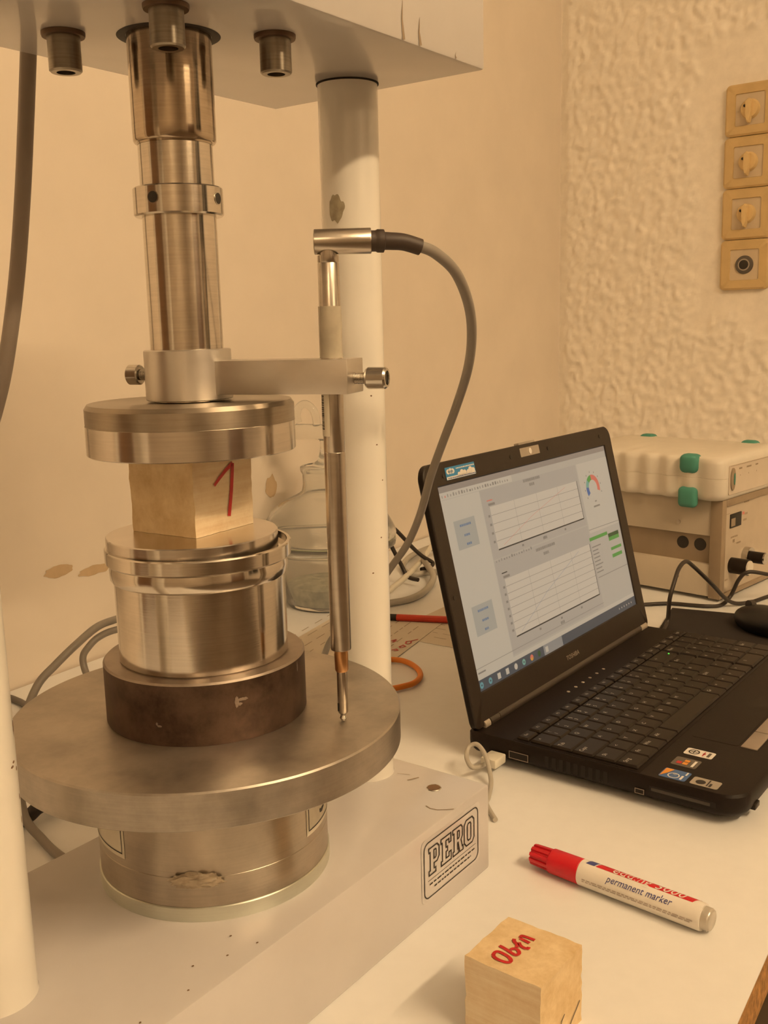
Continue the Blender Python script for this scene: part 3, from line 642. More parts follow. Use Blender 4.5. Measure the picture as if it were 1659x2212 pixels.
# keyboard
kb = boxo('keyboard', (0.0035, 0.4085, -0.1760, -0.0495, LT - 0.001, LT + 0.0004), 'laptop_black', lp, 0.0003)
u_ = 0.02095
def key(x, d, wk, dk, leg=None, ts=0.0058):
    bm = nb(); z0 = LT + 0.0004; h = 0.0031; a = 0.0004; i = 0.0017
    loft(bm, [[(a, -a, 0), (wk - a, -a, 0), (wk - a, -dk + a, 0), (a, -dk + a, 0)], [(a, -a, h * .45), (wk - a, -a, h * .45), (wk - a, -dk + a, h * .45), (a, -dk + a, h * .45)], [(i, -i * .9, h), (wk - i, -i * .9, h), (wk - i, -dk + i * 1.2, h), (i, -dk + i * 1.2, h)]][::-1])
    if leg:
        for (s, ox, oy) in leg: polys(bm, text2d(s, ts), lambda p, q, ox=ox, oy=oy: (wk * ox + p, -dk * oy + q, h + 0.0001), 1)
    for f in bm.faces:
        if f.material_index == 0 and len(f.verts) < 3: pass
    me = bpy.data.meshes.new('key'); bmesh.ops.recalc_face_normals(bm, faces=bm.faces[:])
    for f in bm.faces:
        if f.material_index == 1 and f.normal.z < 0: f.normal_flip()
    bm.to_mesh(me); bm.free()
    return link('key', me, ['key_black', 'key_print'], kb, (x, -d, z0), smooth=False)
fr_ = ['Esc'] + ['F%d' % k for k in range(1, 13)] + ['Ins', 'Del', 'Home', 'End', 'PgU', 'PgD']
fx = 0.0060
for k, s in enumerate(fr_):
    key(fx, 0.0520, 0.0200, 0.0125, [(s, 0.42, 0.45)], 0.0042); fx += 0.0207 + (0.0020 if k in (0, 4, 8, 12) else 0)
RH = 0.0213; d0 = 0.0665
rows = [
    [('^', 1)] + [(s, 1) for s in '1234567890'] + [('ß', 1), ('´', 1), ('←', 2)],
    [('Tab', 1.5)] + [(s, 1) for s in 'QWERTZUIOPÜ'] + [('+', 1), ('Ent', 1.5)],
    [('Caps', 1.75)] + [(s, 1) for s in 'ASDFGHJKLÖÄ'] + [('#', 1), ('', 1.25)],
    [('Sh', 1.25), ('<', 1)] + [(s, 1) for s in 'YXCVBNM,.-'] + [('Shift', 1.75), ('^', 1)],
    [('Strg', 1.25), ('Fn', 1), ('Win', 1), ('Alt', 1.25), ('', 5.5), ('Gr', 1), ('=', 1), ('<', 1), ('v', 1), ('>', 1)]]
for r_, row in enumerate(rows):
    x = 0.0060
    for s, n_ in row:
        wk = n_ * u_
        if r_ == 4 and n_ > 5: key(x, d0 + r_ * RH, wk, RH)
        else:
            leg = [(s, 0.30 if n_ < 1.3 else 0.22, 0.36)] if s else None
            if r_ == 0 and s in '1234567890': leg = [(s, 0.28, 0.62), ("!\"§$%&/()="['1234567890'.index(s)], 0.28, 0.28)]
            key(x, d0 + r_ * RH, wk, RH, leg, 0.0056)
        x += wk
nx = 0.0060 + 15 * u_ + 0.0028
npad = [['Num', '/', '*', '-'], ['7', '8', '9', '+'], ['4', '5', '6', ''], ['1', '2', '3', 'Ent'], ['0', '', ',', '']]
uw = (0.4062 - nx) / 4
for r_, row in enumerate(npad):
    for k, s in enumerate(row):
        if r_ == 4 and k == 1: continue
        key(nx + k * uw, d0 + r_ * RH, uw * (2 if (r_ == 4 and k == 0) else 1), RH, [(s, 0.32, 0.38)] if s else None, 0.0056)
led = obj('key_light', lathe(nb(), [(0, 0), (0.0011, 0), (0.0008, 0.0005), (0, 0.0006)], 12), 'led_green', kb, (0.3127, -0.0790, LT + 0.0036))
for k in range(6):
    obj('media_button', lathe(nb(), [(0, 0), (0.0019, 0), (0.0017, 0.0004), (0, 0.0005)], 16), 'hinge_light' if k in (0, 1, 2) else 'pad_button', lp, (0.1465 + k * 0.0172, -0.0345, LT))
# palm rest stickers
def sticker(name, cx, cy, wx, wy, m, extra=()):
    o = obj(name, prism(nb(), rrect(cx - wx / 2, cx + wx / 2, -cy - wy / 2, -cy + wy / 2, 0.002), LT, LT + 0.00025), m, lp, smooth=False)
    for (mm, ps) in extra: obj('sticker_print', polys(nb(), ps, lambda a, b: (cx + a, -cy + b, LT + 0.0005)), mm, o, smooth=False)
    return o
ringp = lambda r0, r1, cx=0, cy=0, n=24: [[(cx + r0 * math.cos(2 * PI * k / n), cy + r0 * math.sin(2 * PI * k / n)), (cx + r0 * math.cos(2 * PI * (k + 1) / n), cy + r0 * math.sin(2 * PI * (k + 1) / n)), (cx + r1 * math.cos(2 * PI * (k + 1) / n), cy + r1 * math.sin(2 * PI * (k + 1) / n)), (cx + r1 * math.cos(2 * PI * k / n), cy + r1 * math.sin(2 * PI * k / n))] for k in range(n)]
rc = lambda a0, a1, b0, b1: [(a0, b0), (a1, b0), (a1, b1), (a0, b1)]
sticker('white_sticker', 0.0705, 0.2045, 0.0145, 0.0260, 'stick_white', (('ink_black', ringp(0.0038, 0.0050, 0, 0.005) + [rc(-0.003, 0.003, 0.0045, 0.0055), rc(-0.0005, 0.0005, 0.002, 0.008)]), ('ink_red', [rc(-0.005, 0.004, -0.0045, -0.0035), rc(-0.001, 0.001, -0.0055, -0.0030)]), ('stick_grey', [rc(-0.005, 0.0045, -0.0100, -0.0075)])))
sticker('flag_sticker', 0.0450, 0.2015, 0.0185, 0.0225, 'stick_grey', (('ink_red', [rc(-0.0055, -0.0005, 0.003, 0.0075)]), ('stick_orange', [rc(-0.0055, -0.0005, -0.0025, 0.002), rc(0.0005, 0.005, -0.0025, 0.002)]), ('led_green', []), ('stick_white', [rc(-0.007, 0.006, -0.0085, -0.0062)])))
sticker('processor_sticker', 0.0165, 0.2025, 0.0190, 0.0235, 'stick_navy', (('stick_orange', [[(-0.0085, 0.0108), (0.0085, 0.0108), (0.0085, 0.0035), (0.0, 0.0062)]]), ('stick_white', ringp(0.0042, 0.0052, -0.003, 0.0002) + text2d('i5', 0.0045) + [rc(-0.008, 0.0, -0.0082, -0.0062), rc(0.002, 0.0085, -0.0095, -0.0080)])))
sticker('dark_sticker', 0.0150, 0.2300, 0.0150, 0.0240, 'stick_silver', (('ink_black', ringp(0.0, 0.0042, -0.001, 0.004) + [rc(-0.006, 0.006, -0.003, -0.0018), rc(-0.0065, 0.0, -0.006, -0.004)]),))
# lid
ld_ = 0.261
lid = obj('lid', loft(nb(), [[(x, y, z) for x, z in rrect(i_, LWd - i_, i_, ld_ - i_, (0.014, 0.014, 0.006, 0.006), 8)] for y, i_ in ((0.0021, 0.0), (0.0070, 0.0), (0.0092, 0.002))]), 'laptop_black', lp, (0, -0.012, LT + 0.0013), (R(-13.4365), 0, 0))
DX0, DX1, DZ0, DZ1 = 0.0205, 0.3935, 0.0325, 0.2372
oo = rrect(0, LWd, 0, ld_, (0.014, 0.014, 0.006, 0.006), 8); ii = rrect(DX0, DX1, DZ0, DZ1, 0.0005, 8)
bm = nb(); sh_ = lambda l, y, g=0: [(x, y, z) for x, z in l]
loft(bm, [sh_(oo, 0.0021), sh_(rrect(0.0, LWd, 0.0, ld_, (0.014, 0.014, 0.006, 0.006), 8), 0.0008), sh_(rrect(0.0008, LWd - 0.0008, 0.0008, ld_ - 0.0008, (0.0135, 0.0135, 0.006, 0.006), 8), 0.0), sh_(rrect(DX0 - 0.0012, DX1 + 0.0012, DZ0 - 0.0012, DZ1 + 0.0012, 0.0008, 8), 0.0), sh_(ii, 0.0018)], cap0=False, cap1=False)
obj('screen_bezel', bm, 'bezel_black', lid, angle=40)
# display: one flat panel with its picture
bm = nb(); DM = ['scr_grey', 'scr_white', 'scr_panel', 'scr_chart', 'scr_btn', 'scr_title', 'scr_line', 'scr_dark', 'scr_green', 'scr_dgreen', 'scr_red', 'scr_blue', 'scr_lblue', 'scr_teal', 'scr_txt', 'scr_task', 'scr_taskhi', 'scr_orange']
LAY = [0.0016]
def dq(m, ps, lay): polys(bm, ps, lambda a, b: (a, 0.0016 - 0.00012 * lay, b), DM.index(m))
def dl(m, pts, wd, lay): quads(bm, ribbon(pts, wd), lambda a, b: (a, 0.0016 - 0.00012 * lay, b), DM.index(m))
def dt(m, s, size, x, z, lay, shear=0): dq(m, [[(x + a, z + b) for a, b in q] for q in text2d(s, size, shear)], lay)
dq('scr_grey', [rc(DX0, DX1, DZ0, DZ1)], 0)
dq('scr_white', [rc(DX0, 0.0915, 0.0465, 0.2235)], 1)
dq('scr_title', [rc(DX0, DX1, 0.2312, DZ1)], 1); dq('scr_white', [rc(DX0, 0.160, 0.2240, 0.2310)], 1)
dq('scr_panel', [rc(0.0925, 0.3085, 0.1505, 0.2235), rc(0.0925, 0.3085, 0.0500, 0.1490)], 1)
dq('scr_white', [rc(0.311, DX1, 0.139, 0.2235)], 1)
dl('scr_title', [(0.0225, 0.2343), (0.048, 0.2343)], 0.0016, 2)
for k in range(26):
    x = 0.0245 + k * 0.0050; dq('scr_red' if k == 1 else ('scr_line' if k % 3 else 'scr_title'), [rc(x, x + random.uniform(0.0012, 0.0032), 0.2258, 0.2258 + random.uniform(0.0018, 0.0036))], 2)
for k in range(15):
    x = 0.0960 + k * 0.0052; dq('scr_line', [rc(x, x + random.uniform(0.0012, 0.003), 0.1470, 0.1470 + random.uniform(0.0014, 0.003))], 3)
for (z0, z1) in ((0.1716, 0.2008), (0.0840, 0.1140)):
    dq('scr_btn', [rc(0.0350, 0.0734, z0, z1)], 2)
    for f_, l_ in ((0.80, 0.019), (0.45, 0.010), (0.14, 0.007)):
        z = z0 + (z1 - z0) * f_; x = 0.0542 - l_ / 2
        while x < 0.0542 + l_ / 2: g = random.uniform(0.001, 0.0028); dq('scr_txt', [rc(x, x + g, z - 0.0012, z + 0.0011)], 3); x += g + 0.0006
for (x0, x1, z0, z1, nr) in ((0.1055, 0.3030, 0.1590, 0.2045, 5), (0.1053, 0.3035, 0.0662, 0.1275, 8)):
    dq('scr_chart', [rc(x0, x1, z0, z1)], 2)
    for k in range(1, nr): z = z0 + (z1 - z0) * k / nr; dl('scr_line', [(x0, z), (x1, z)], 0.00042, 3); dq('scr_line', [rc(x0 - 0.0062, x0 - 0.0025, z - 0.0012, z + 0.0012)], 3)
    for k in range(1, 4): x = x0 + (x1 - x0) * k / 4; dl('scr_line', [(x, z0), (x, z1)], 0.00035, 3); dq('scr_line', [rc(x - 0.002, x + 0.002, z0 - 0.0055, z0 - 0.0032)], 3)
    dl('scr_dark', [(x0, z0), (x1, z0)], 0.0014, 4); dl('scr_dark', [(x1, z0), (x1, z1)], 0.0010, 4)
    dl('scr_red' if z0 > 0.1 else 'scr_txt', [(x0 + 0.012, z0 + 0.003), (x0 + 0.08, z0 + (z1 - z0) * 0.5), (x1 - 0.03, z1 - 0.003)], 0.00028, 4)
    dl('scr_red' if z0 > 0.1 else 'scr_dark', [(x0 - 0.0035, z1 + 0.0068), (x0 + 0.0075, z1 + 0.0068)], 0.0011, 3)
    dq('scr_line', [rc(x0 - 0.002, x0 + 0.011, z1 + 0.0012, z1 + 0.0038)], 3)
for (xc, z, l_) in ((0.2000, 0.2212, 0.036), (0.1995, 0.2158, 0.011), (0.2000, 0.1440, 0.042), (0.1995, 0.1375, 0.011), (0.2045, 0.1540, 0.009), (0.2045, 0.0568, 0.009)):
    x = xc - l_ / 2
    while x < xc + l_ / 2: g = random.uniform(0.0012, 0.003); dq('scr_line', [rc(x, x + g, z - 0.0016, z + 0.0016)], 3); x += g + 0.0007
for (a0, a1, m) in ((-20, 95, 'scr_red'), (95, 135, 'scr_green'), (135, 170, 'scr_teal'), (170, 210, 'scr_blue')):
    n_ = 10
    dq(m, [[(0.3425 + r_ * math.cos(R(t)), 0.1905 + r_ * math.sin(R(t)) * 0.92) for r_, t in ((0.0110, a0 + (a1 - a0) * k / n_), (0.0110, a0 + (a1 - a0) * (k + 1) / n_), (0.0178, a0 + (a1 - a0) * (k + 1) / n_), (0.0178, a0 + (a1 - a0) * k / n_))] for k in range(n_)], 3)
for k in range(9): t = R(-20 + 230 * k / 8); dq('scr_line', [rc(0.3425 + 0.0215 * math.cos(t) - 0.0008, 0.3425 + 0.0215 * math.cos(t) + 0.0008, 0.1905 + 0.0200 * math.sin(t) - 0.0009, 0.1905 + 0.0200 * math.sin(t) + 0.0009)], 3)
dq('scr_line', [rc(0.340, 0.345, 0.1735, 0.1750), rc(0.3345, 0.351, 0.1672, 0.1692)], 3)
dl('scr_line', [(0.3095, 0.1432), (0.3925, 0.1418)], 0.0006, 3); dl('scr_line', [(0.3095, 0.0850), (0.3925, 0.0850)], 0.0008, 3)
dq('scr_green', [rc(0.3060, 0.3548, 0.1300, 0.1340), rc(0.3560, 0.3850, 0.1215, 0.1260), rc(0.3568, 0.3862, 0.1095, 0.1130), rc(0.3568, 0.3845, 0.1003, 0.1045)], 3)
dq('scr_dgreen', [rc(0.3560, 0.3855, 0.1260, 0.1305)], 3)
for k in range(8): dq('scr_line', [rc(0.3085, 0.3085 + random.uniform(0.012, 0.026), 0.1215 - k * 0.0044, 0.1228 - k * 0.0044)], 3)
dl('scr_line', [(DX0, 0.0545), (0.3093, 0.0545)], 0.0005, 3); dl('scr_line', [(0.023, 0.0500), (0.037, 0.0500)], 0.0016, 3)
dq('scr_white', [rc(DX0, DX1, 0.0432, 0.0480)], 1)
dq('scr_task', [rc(DX0, DX1, DZ0, 0.0435)], 2); dq('scr_taskhi', [rc(0.1525, 0.1955, DZ0, 0.0435)], 3)
for k, (x, m) in enumerate(((0.0248, 'scr_lblue'), (0.0412, 'scr_lblue'), (0.0582, 'scr_white'), (0.0746, 'scr_white'), (0.0919, 'scr_white'), (0.1085, 'scr_teal'), (0.1255, 'scr_orange'), (0.1417, 'scr_dgreen'), (0.1591, 'scr_white'))):
    dq(m, [rc(x - 0.0030, x + 0.0030, 0.0350, 0.0410)] if k in (2, 3, 8) else [[(x + 0.0033 * math.cos(2 * PI * j / 12), 0.038 + 0.0033 * math.sin(2 * PI * j / 12)) for j in range(12)]], 4)
    if k == 6: dq('scr_red', [[(x + 0.0033 * math.cos(PI * j / 8), 0.038 + 0.0033 * math.sin(PI * j / 8)) for j in range(9)]], 5)
    if k in (0, 1, 5): dq('scr_task', [rc(x - 0.0012, x + 0.0012, 0.0372, 0.0388)], 5)
for k in range(6): dq('scr_white', [rc(0.345 + k * 0.007, 0.3468 + k * 0.007, 0.0370, 0.0388)], 4)
obj('display', bm, DM, lid, smooth=False, fix=False)
lf = lambda a, b: (a, -0.0003, b)
bm = polys(nb(), text2d('TOSHIBA', 0.0074), lambda a, b: (0.2090 + a, -0.0003, 0.0172 + b)); obj('brand_print', bm, 'hinge_light', lid, smooth=False)
obj('webcam_plate', prism(nb(), [(x, -z) for x, z in rrect(0.1858, 0.2285, 0.2472, 0.2570, 0.0008)], 0.0, 0.0004), 'hinge_light', lid, (0, 0, 0), (R(90), 0, 0)).location = (0, 0, 0)
wc = [o for o in lid.children if o.name.startswith('webcam_plate')][0]
wc.rotation_euler = (0, 0, 0); bpy.data.meshes.remove(wc.data) if False else None
bm = nb(); loft(bm, [[(x, y, z) for x, z in rrect(0.1858, 0.2285, 0.2472, 0.2570, 0.0008)] for y in (-0.0005, 0.0002)])
bm.to_mesh(wc.data); bm.free()
bm = nb(); loft(bm, [[(0.2072 + 0.0030 * math.cos(2 * PI * k / 20), y, 0.2521 + 0.0034 * math.sin(2 * PI * k / 20)) for k in range(20)] for y in (-0.0012, 0.0)]); obj('webcam_lens', bm, 'stick_white', lid)
for x, z in ((0.1648, 0.2501), (0.2495, 0.2501), (0.3841, 0.2501), (0.0329, 0.2470), (0.0085, 0.13)):
    obj('screw_cover', loft(nb(), [[(x + 0.0022 * math.cos(2 * PI * k / 16), y, z + 0.0022 * math.sin(2 * PI * k / 16)) for k in range(16)] for y in (-0.0007, 0.0)]), 'hex_dark', lid)
sk = obj('cloud_sticker', loft(nb(), [[(x, y, z) for x, z in rrect(0.0368, 0.0908, 0.2418, 0.2545, 0.001)] for y in (-0.0004, 0.0)]), 'stick_blue', lid, smooth=False)
bm = nb(); skm = lambda a, b: (a, -0.0006, b)
polys(bm, [rc(0.0372, 0.0904, 0.2421, 0.2450)] + [[(cx + r_ * math.cos(2 * PI * k / 16), cz2 + r_ * 0.8 * math.sin(2 * PI * k / 16)) for k in range(16)] for cx, cz2, r_ in ((0.0415, 0.2500, 0.0032), (0.0455, 0.2503, 0.0036), (0.0495, 0.2500, 0.0032), (0.0600, 0.2455, 0.0028), (0.0655, 0.2468, 0.0036), (0.0705, 0.2462, 0.0032), (0.0770, 0.2458, 0.0030), (0.0815, 0.2478, 0.0036), (0.0865, 0.2465, 0.0032))], skm)
obj('sticker_cloud', bm, 'stick_white', lid, smooth=False)
bm = nb(); polys(bm, text2d('skype', 0.0042), lambda a, b: (0.0455 + a, -0.0008, 0.2502 + b)); obj('sticker_name', bm, 'stick_blue', lid, smooth=False)
bm = nb(); x = 0.056
while x < 0.088: g = random.uniform(0.001, 0.003); polys(bm, [rc(x, x + g, 0.2512, 0.2524)], skm); x += g + 0.0006
obj('sticker_line', bm, 'stick_white', lid, smooth=False)
bm = nb(); x = 0.039
while x < 0.088: g = random.uniform(0.001, 0.003); polys(bm, [rc(x, x + g, 0.2428, 0.2438)], lambda a, b: (a, -0.0008, b)); x += g + 0.0006
obj('sticker_line', bm, 'stick_navy', lid, smooth=False)
obj('lid_latch', loft(nb(), [[(x, y, z) for x, z in rrect(0.190, 0.226, 0.2602, 0.2632, 0.001)] for y in (0.002, 0.008)]), 'hinge_light', lid)
hg = obj('hinge', cyl_axis(nb(), (0.0420, -0.0085, LT + 0.0018), (0.3720, -0.0085, LT + 0.0018), 0.0052, 24), 'hinge_dark', lp)
for x0, x1, m in ((0.0250, 0.0415, 'hinge_dark'), (0.0140, 0.0235, 'hinge_light'), (0.3725, 0.3890, 'hinge_dark'), (0.3905, 0.4080, 'hinge_light')):
    obj('hinge_cap', cyl_axis(nb(), (x0, -0.0085, LT + 0.0018), (x1, -0.0085, LT + 0.0018), 0.0050, 24), m, hg)

# ------------------------------------------------------------------ usb plug and cable
ub = thing('usb_cable', 'pale grey plug and cable in the left side of the laptop', 'cable', LO, LYAW)
boxo('plug', (-0.021, -0.0010, -0.0445, -0.0280, 0.0060, 0.0150), 'cable_white', ub, 0.0015); 
boxo('plug_metal', (-0.0010, 0.004, -0.0425, -0.0300, 0.0080, 0.0128), 'screw_steel', ub, 0.0003)
inv2 = (Matrix.Translation(LO) @ Matrix.Rotation(LYAW, 4, 'Z')).inverted()
wp = [inv2 @ Vector((x, y, z + TZ)) for x, y, z in ((0.088, 0.8935, 0.0105), (0.080, 0.8865, 0.0105), (0.0745, 0.8840, 0.013), (0.0715, 0.892, 0.018), (0.0745, 0.903, 0.023), (0.082, 0.902, 0.0265), (0.0885, 0.890, 0.0215), (0.0915, 0.876, 0.0100), (0.0910, 0.862, 0.0045), (0.0865, 0.842, 0.0025), (0.0835, 0.828, 0.0025), (0.088, 0.80, 0.0025))]
ub_pts = [(-0.0205, -0.0362, 0.0105)] + [tuple(p) for p in wp[1:]]
obj('cord', tube(nb(), ub_pts, 0.0022, 12), 'cable_light', ub)

# ------------------------------------------------------------------ mouse pad and mouse
def quadslab(name, pts, z0, z1, m, label, cat):
    c = sum((Vector(p) for p in pts), Vector((0, 0))) / len(pts)
    bm = nb(); loft(bm, [[(p[0] - c.x, p[1] - c.y, z) for p in pts] for z in (0, z1 - z0)])
    return tag(obj(name, bm, m, None, (c.x, c.y, TZ + z0), smooth=False), label, cat)
a = Vector((0.4141, 1.4221)); ex = (Vector((0.5305, 1.3985)) - a).normalized(); ey = Vector((ex.y, -ex.x))
ey = (Vector((0.3660, 1.3183)) - a).normalized()
ex = Vector((-ey.y, ey.x)); ex = ex if ex.x > 0 else -ex
quadslab('mouse_pad', [a, a + ex * 0.23, a + ex * 0.23 + ey * 0.20, a + ey * 0.20], 0.0, 0.003, 'mousepad_cloth', 'black cloth mouse pad behind the laptop', 'mouse pad')
ms = thing('mouse', 'black computer mouse on the mouse pad at the right edge', 'mouse', (0.505, 1.300, TZ + 0.003), R(20))
bm = nb(); bmesh.ops.create_uvsphere(bm, u_segments=32, v_segments=20, radius=1.0)
for v in bm.verts:
    z = v.co.z; k = 1 - 0.12 * v.co.y * v.co.y
    v.co = Vector((v.co.x * 0.031 * k, v.co.y * 0.056, max(0.0, (z * 0.62 + 0.38) * 0.034 + 0.003 * v.co.y * -1) if z > -0.6 else 0.0))
obj('shell', bm, 'mouse_black', ms)
obj('wheel', cyl_axis(nb(), (-0.0035, 0.032, 0.0275), (0.0035, 0.032, 0.0275), 0.0075, 20), 'hinge_dark', ms)

# ------------------------------------------------------------------ instruments at the right
DV = Vector((0.4932, 1.4521, TZ)); DY = R(46)
am = thing('amplifier', 'beige measuring amplifier with knobs under the teal cornered unit', 'instrument', DV, DY)
DWd = 0.215
bm = nb(); box(bm, 0.0, DWd, 0.0186, 0.30, 0.006, 0.0550, 0.001); obj('case_bottom', bm, 'instrument_grey', am)
bm = nb(); box(bm, 0.0, DWd, 0.0186, 0.30, 0.0980, 0.1520, 0.001); obj('case_top', bm, 'instrument_grey', am)
boxo('side_recess', (0.008, DWd - 0.008, 0.0186, 0.298, 0.0545, 0.0985), 'slot_brown', am)
for y in (0.066, 0.038): obj('recess_hole', cyl_axis(nb(), (0.0082, y, 0.082), (0.0074, y, 0.082), 0.0095, 24), 'hex_dark', am)
obj('side_screw', cyl_axis(nb(), (0.001, 0.0698, 0.1139), (-0.0016, 0.0698, 0.1139), 0.0032, 16), 'screw_steel', am); obj('side_screw', cyl_axis(nb(), (0.001, 0.0698, 0.030), (-0.0010, 0.0698, 0.030), 0.0028, 16), 'washer_rust', am)
obj('side_screw', cyl_axis(nb(), (0.0085, 0.170, 0.0840), (0.0064, 0.170, 0.0840), 0.0032, 16), 'screw_steel', am)
bm = nb()
for d_ in ((-0.002, 0.012, 0.0, 0.0186, 0.004, 0.1530), (DWd - 0.012, DWd + 0.002, 0.0, 0.0186, 0.004, 0.1530), (0.012, DWd - 0.012, 0.0, 0.0186, 0.1420, 0.1530), (0.012, DWd - 0.012, 0.0, 0.0186, 0.004, 0.0110)): box(bm, *d_, bev=0.001)
obj('bezel', bm, 'bezel_brown', am)
pn = boxo('front_panel', (0.0, DWd, 0.0035, 0.0180, 0.008, 0.145), 'panel_beige', am)
boxo('panel_display', (0.0300, 0.0665, 0.0020, 0.006, 0.1065, 0.1275), 'hex_dark', pn, 0.0005); boxo('display_glass', (0.0315, 0.0450, 0.0016, 0.003, 0.1090, 0.1210), 'slot_brown', pn)
boxo('panel_lamp', (0.0720, 0.0765, 0.0024, 0.005, 0.1215, 0.1255), 'led_red', pn)
bm = nb(); pm = lambda a_, b_: (a_, 0.0032, b_)
for (x0, x1, z0, z1) in ((0.079, 0.089, 0.120, 0.1232), (0.075, 0.086, 0.1110, 0.1140), (0.0135, 0.029, 0.1290, 0.1300), (0.0135, 0.0155, 0.1290, 0.1390), (0.076, 0.094, 0.1385, 0.1410), (0.035, 0.058, 0.0905, 0.0930), (0.042, 0.0485, 0.0830, 0.0880), (0.055, 0.070, 0.0790, 0.0815), (0.020, 0.030, 0.0280, 0.0305)):
    x = x0
    while x < x1: g = min(random.uniform(0.0018, 0.004), x1 - x); polys(bm, [rc(x, x + g, z0, z1)], pm); x += g + 0.0010
obj('panel_print', bm, 'bezel_brown', pn, smooth=False)
kn = obj('knob', cyl_axis(nb(), (0.0400, 0.004, 0.0490), (0.0400, -0.024, 0.0490), 0.0120, 32), 'key_black', am); obj('knob_cap', cyl_axis(nb(), (0.0400, -0.0238, 0.0490), (0.0400, -0.0262, 0.0490), 0.0105, 28), 'instrument_light', kn)
cn = obj('connector', cyl_axis(nb(), (0.0870, 0.004, 0.0545), (0.0870, -0.006, 0.0545), 0.0145, 32), 'screw_steel', am)
obj('connector_plug', cyl_axis(nb(), (0.0870, -0.006, 0.0545), (0.0870, -0.027, 0.0545), 0.0090, 28), 'key_black', cn); obj('connector_ring', cyl_axis(nb(), (0.0870, -0.027, 0.0545), (0.0870, -0.0295, 0.0545), 0.0085, 28), 'screw_steel', cn)
for x in (0.03, DWd - 0.03):
    for y in (0.05, 0.27): obj('foot', lathe(nb(), [(0, 0), (0.009, 0), (0.010, 0.0062), (0, 0.0062)], 16), 'hex_dark', am, (x, y, 0))
gx = thing('signal_unit', 'cream instrument with ribbed side and teal rubber corners on top of the amplifier', 'instrument', DV + Vector((0, 0, 0.1532)), DY)
def gout(ins, z):
    out = []
    for x, y in rrect(-0.020 + ins, 0.195 - ins, -0.006 + ins, 0.268 - ins, 0.016, 6): out.append((x, y, z))
    # ribbed long sides
    res = []
    for k in range(len(out)):
        a_, b_ = out[k], out[(k + 1) % len(out)]; res.append(a_)
        if abs(a_[0] - b_[0]) < 1e-5 and abs(a_[1] - b_[1]) > 0.05:
            sgn = -1 if a_[0] < 0.1 else 1
            for j in range(1, 96):
                t = j / 96; y = a_[1] + (b_[1] - a_[1]) * t; e = min(1, min(t, 1 - t) * 8)
                res.append((a_[0] - sgn * e * 0.0058 * (0.5 - 0.5 * math.cos((y - 0.012) / 0.034 * 2 * PI)), y, z))
    return res
obj('case', loft(nb(), [gout(0.006, 0.0), gout(0.001, 0.004), gout(0.0, 0.010), gout(0.0, 0.0325), gout(0.0006, 0.0329), gout(0.0, 0.0333), gout(0.0, 0.054), gout(0.0015, 0.060), gout(0.006, 0.0632)]), 'instrument_light', gx, angle=50)
for (x, y) in ((-0.0215, 0.047), (-0.0215, 0.228), (0.1965, 0.047), (0.1965, 0.228)):
    s_ = 1 if x < 0 else -1
    bm = nb(); box(bm, min(x - s_ * 0.003, x + s_ * 0.022), max(x - s_ * 0.003, x + s_ * 0.022), y - 0.0145, y + 0.0145, 0.0385, 0.0668, 0.0085, seg=4); obj('corner_bumper', bm, 'teal_rubber', gx)
    bm = nb(); box(bm, min(x - s_ * 0.004, x + s_ * 0.012), max(x - s_ * 0.004, x + s_ * 0.012), y - 0.0145, y + 0.0145, -0.012, 0.0185, 0.0070, seg=4); obj('corner_bumper', bm, 'teal_rubber', gx)
fp = obj('front_plate', loft(nb(), [[(x, y, z) for x, z in rrect(0.000, 0.190, 0.0085, 0.0515, 0.003)] for y in (-0.0075, -0.004)]), 'plate_cream', gx)
bt = obj('oval_button', loft(nb(), [[(0.0100 + 0.0072 * math.cos(2 * PI * k / 28), y, 0.0310 + 0.0165 * math.sin(2 * PI * k / 28)) for k in range(28)] for y in (-0.0092, -0.006)]), 'slot_brown', gx)
obj('button_strip', loft(nb(), [[(0.0128 + 0.0020 * math.cos(2 * PI * k / 20), y, 0.0310 + 0.0085 * math.sin(2 * PI * k / 20)) for k in range(20)] for y in (-0.0100, -0.009)]), 'teal_rubber', bt)
bm = nb()
for (x0, x1, z0, z1) in ((0.030, 0.040, 0.0430, 0.0455), (0.055, 0.071, 0.0428, 0.0453), (0.085, 0.094, 0.0430, 0.0452), (0.034, 0.0355, 0.0330, 0.0350), (0.062, 0.0635, 0.0330, 0.0350), (0.089, 0.0905, 0.0330, 0.0350), (0.002, 0.186, 0.0500, 0.0506)): polys(bm, [rc(x0, x1, z0, z1)], lambda a_, b_: (a_, -0.0078, b_))
obj('front_print', bm, 'bezel_brown', gx, smooth=False)

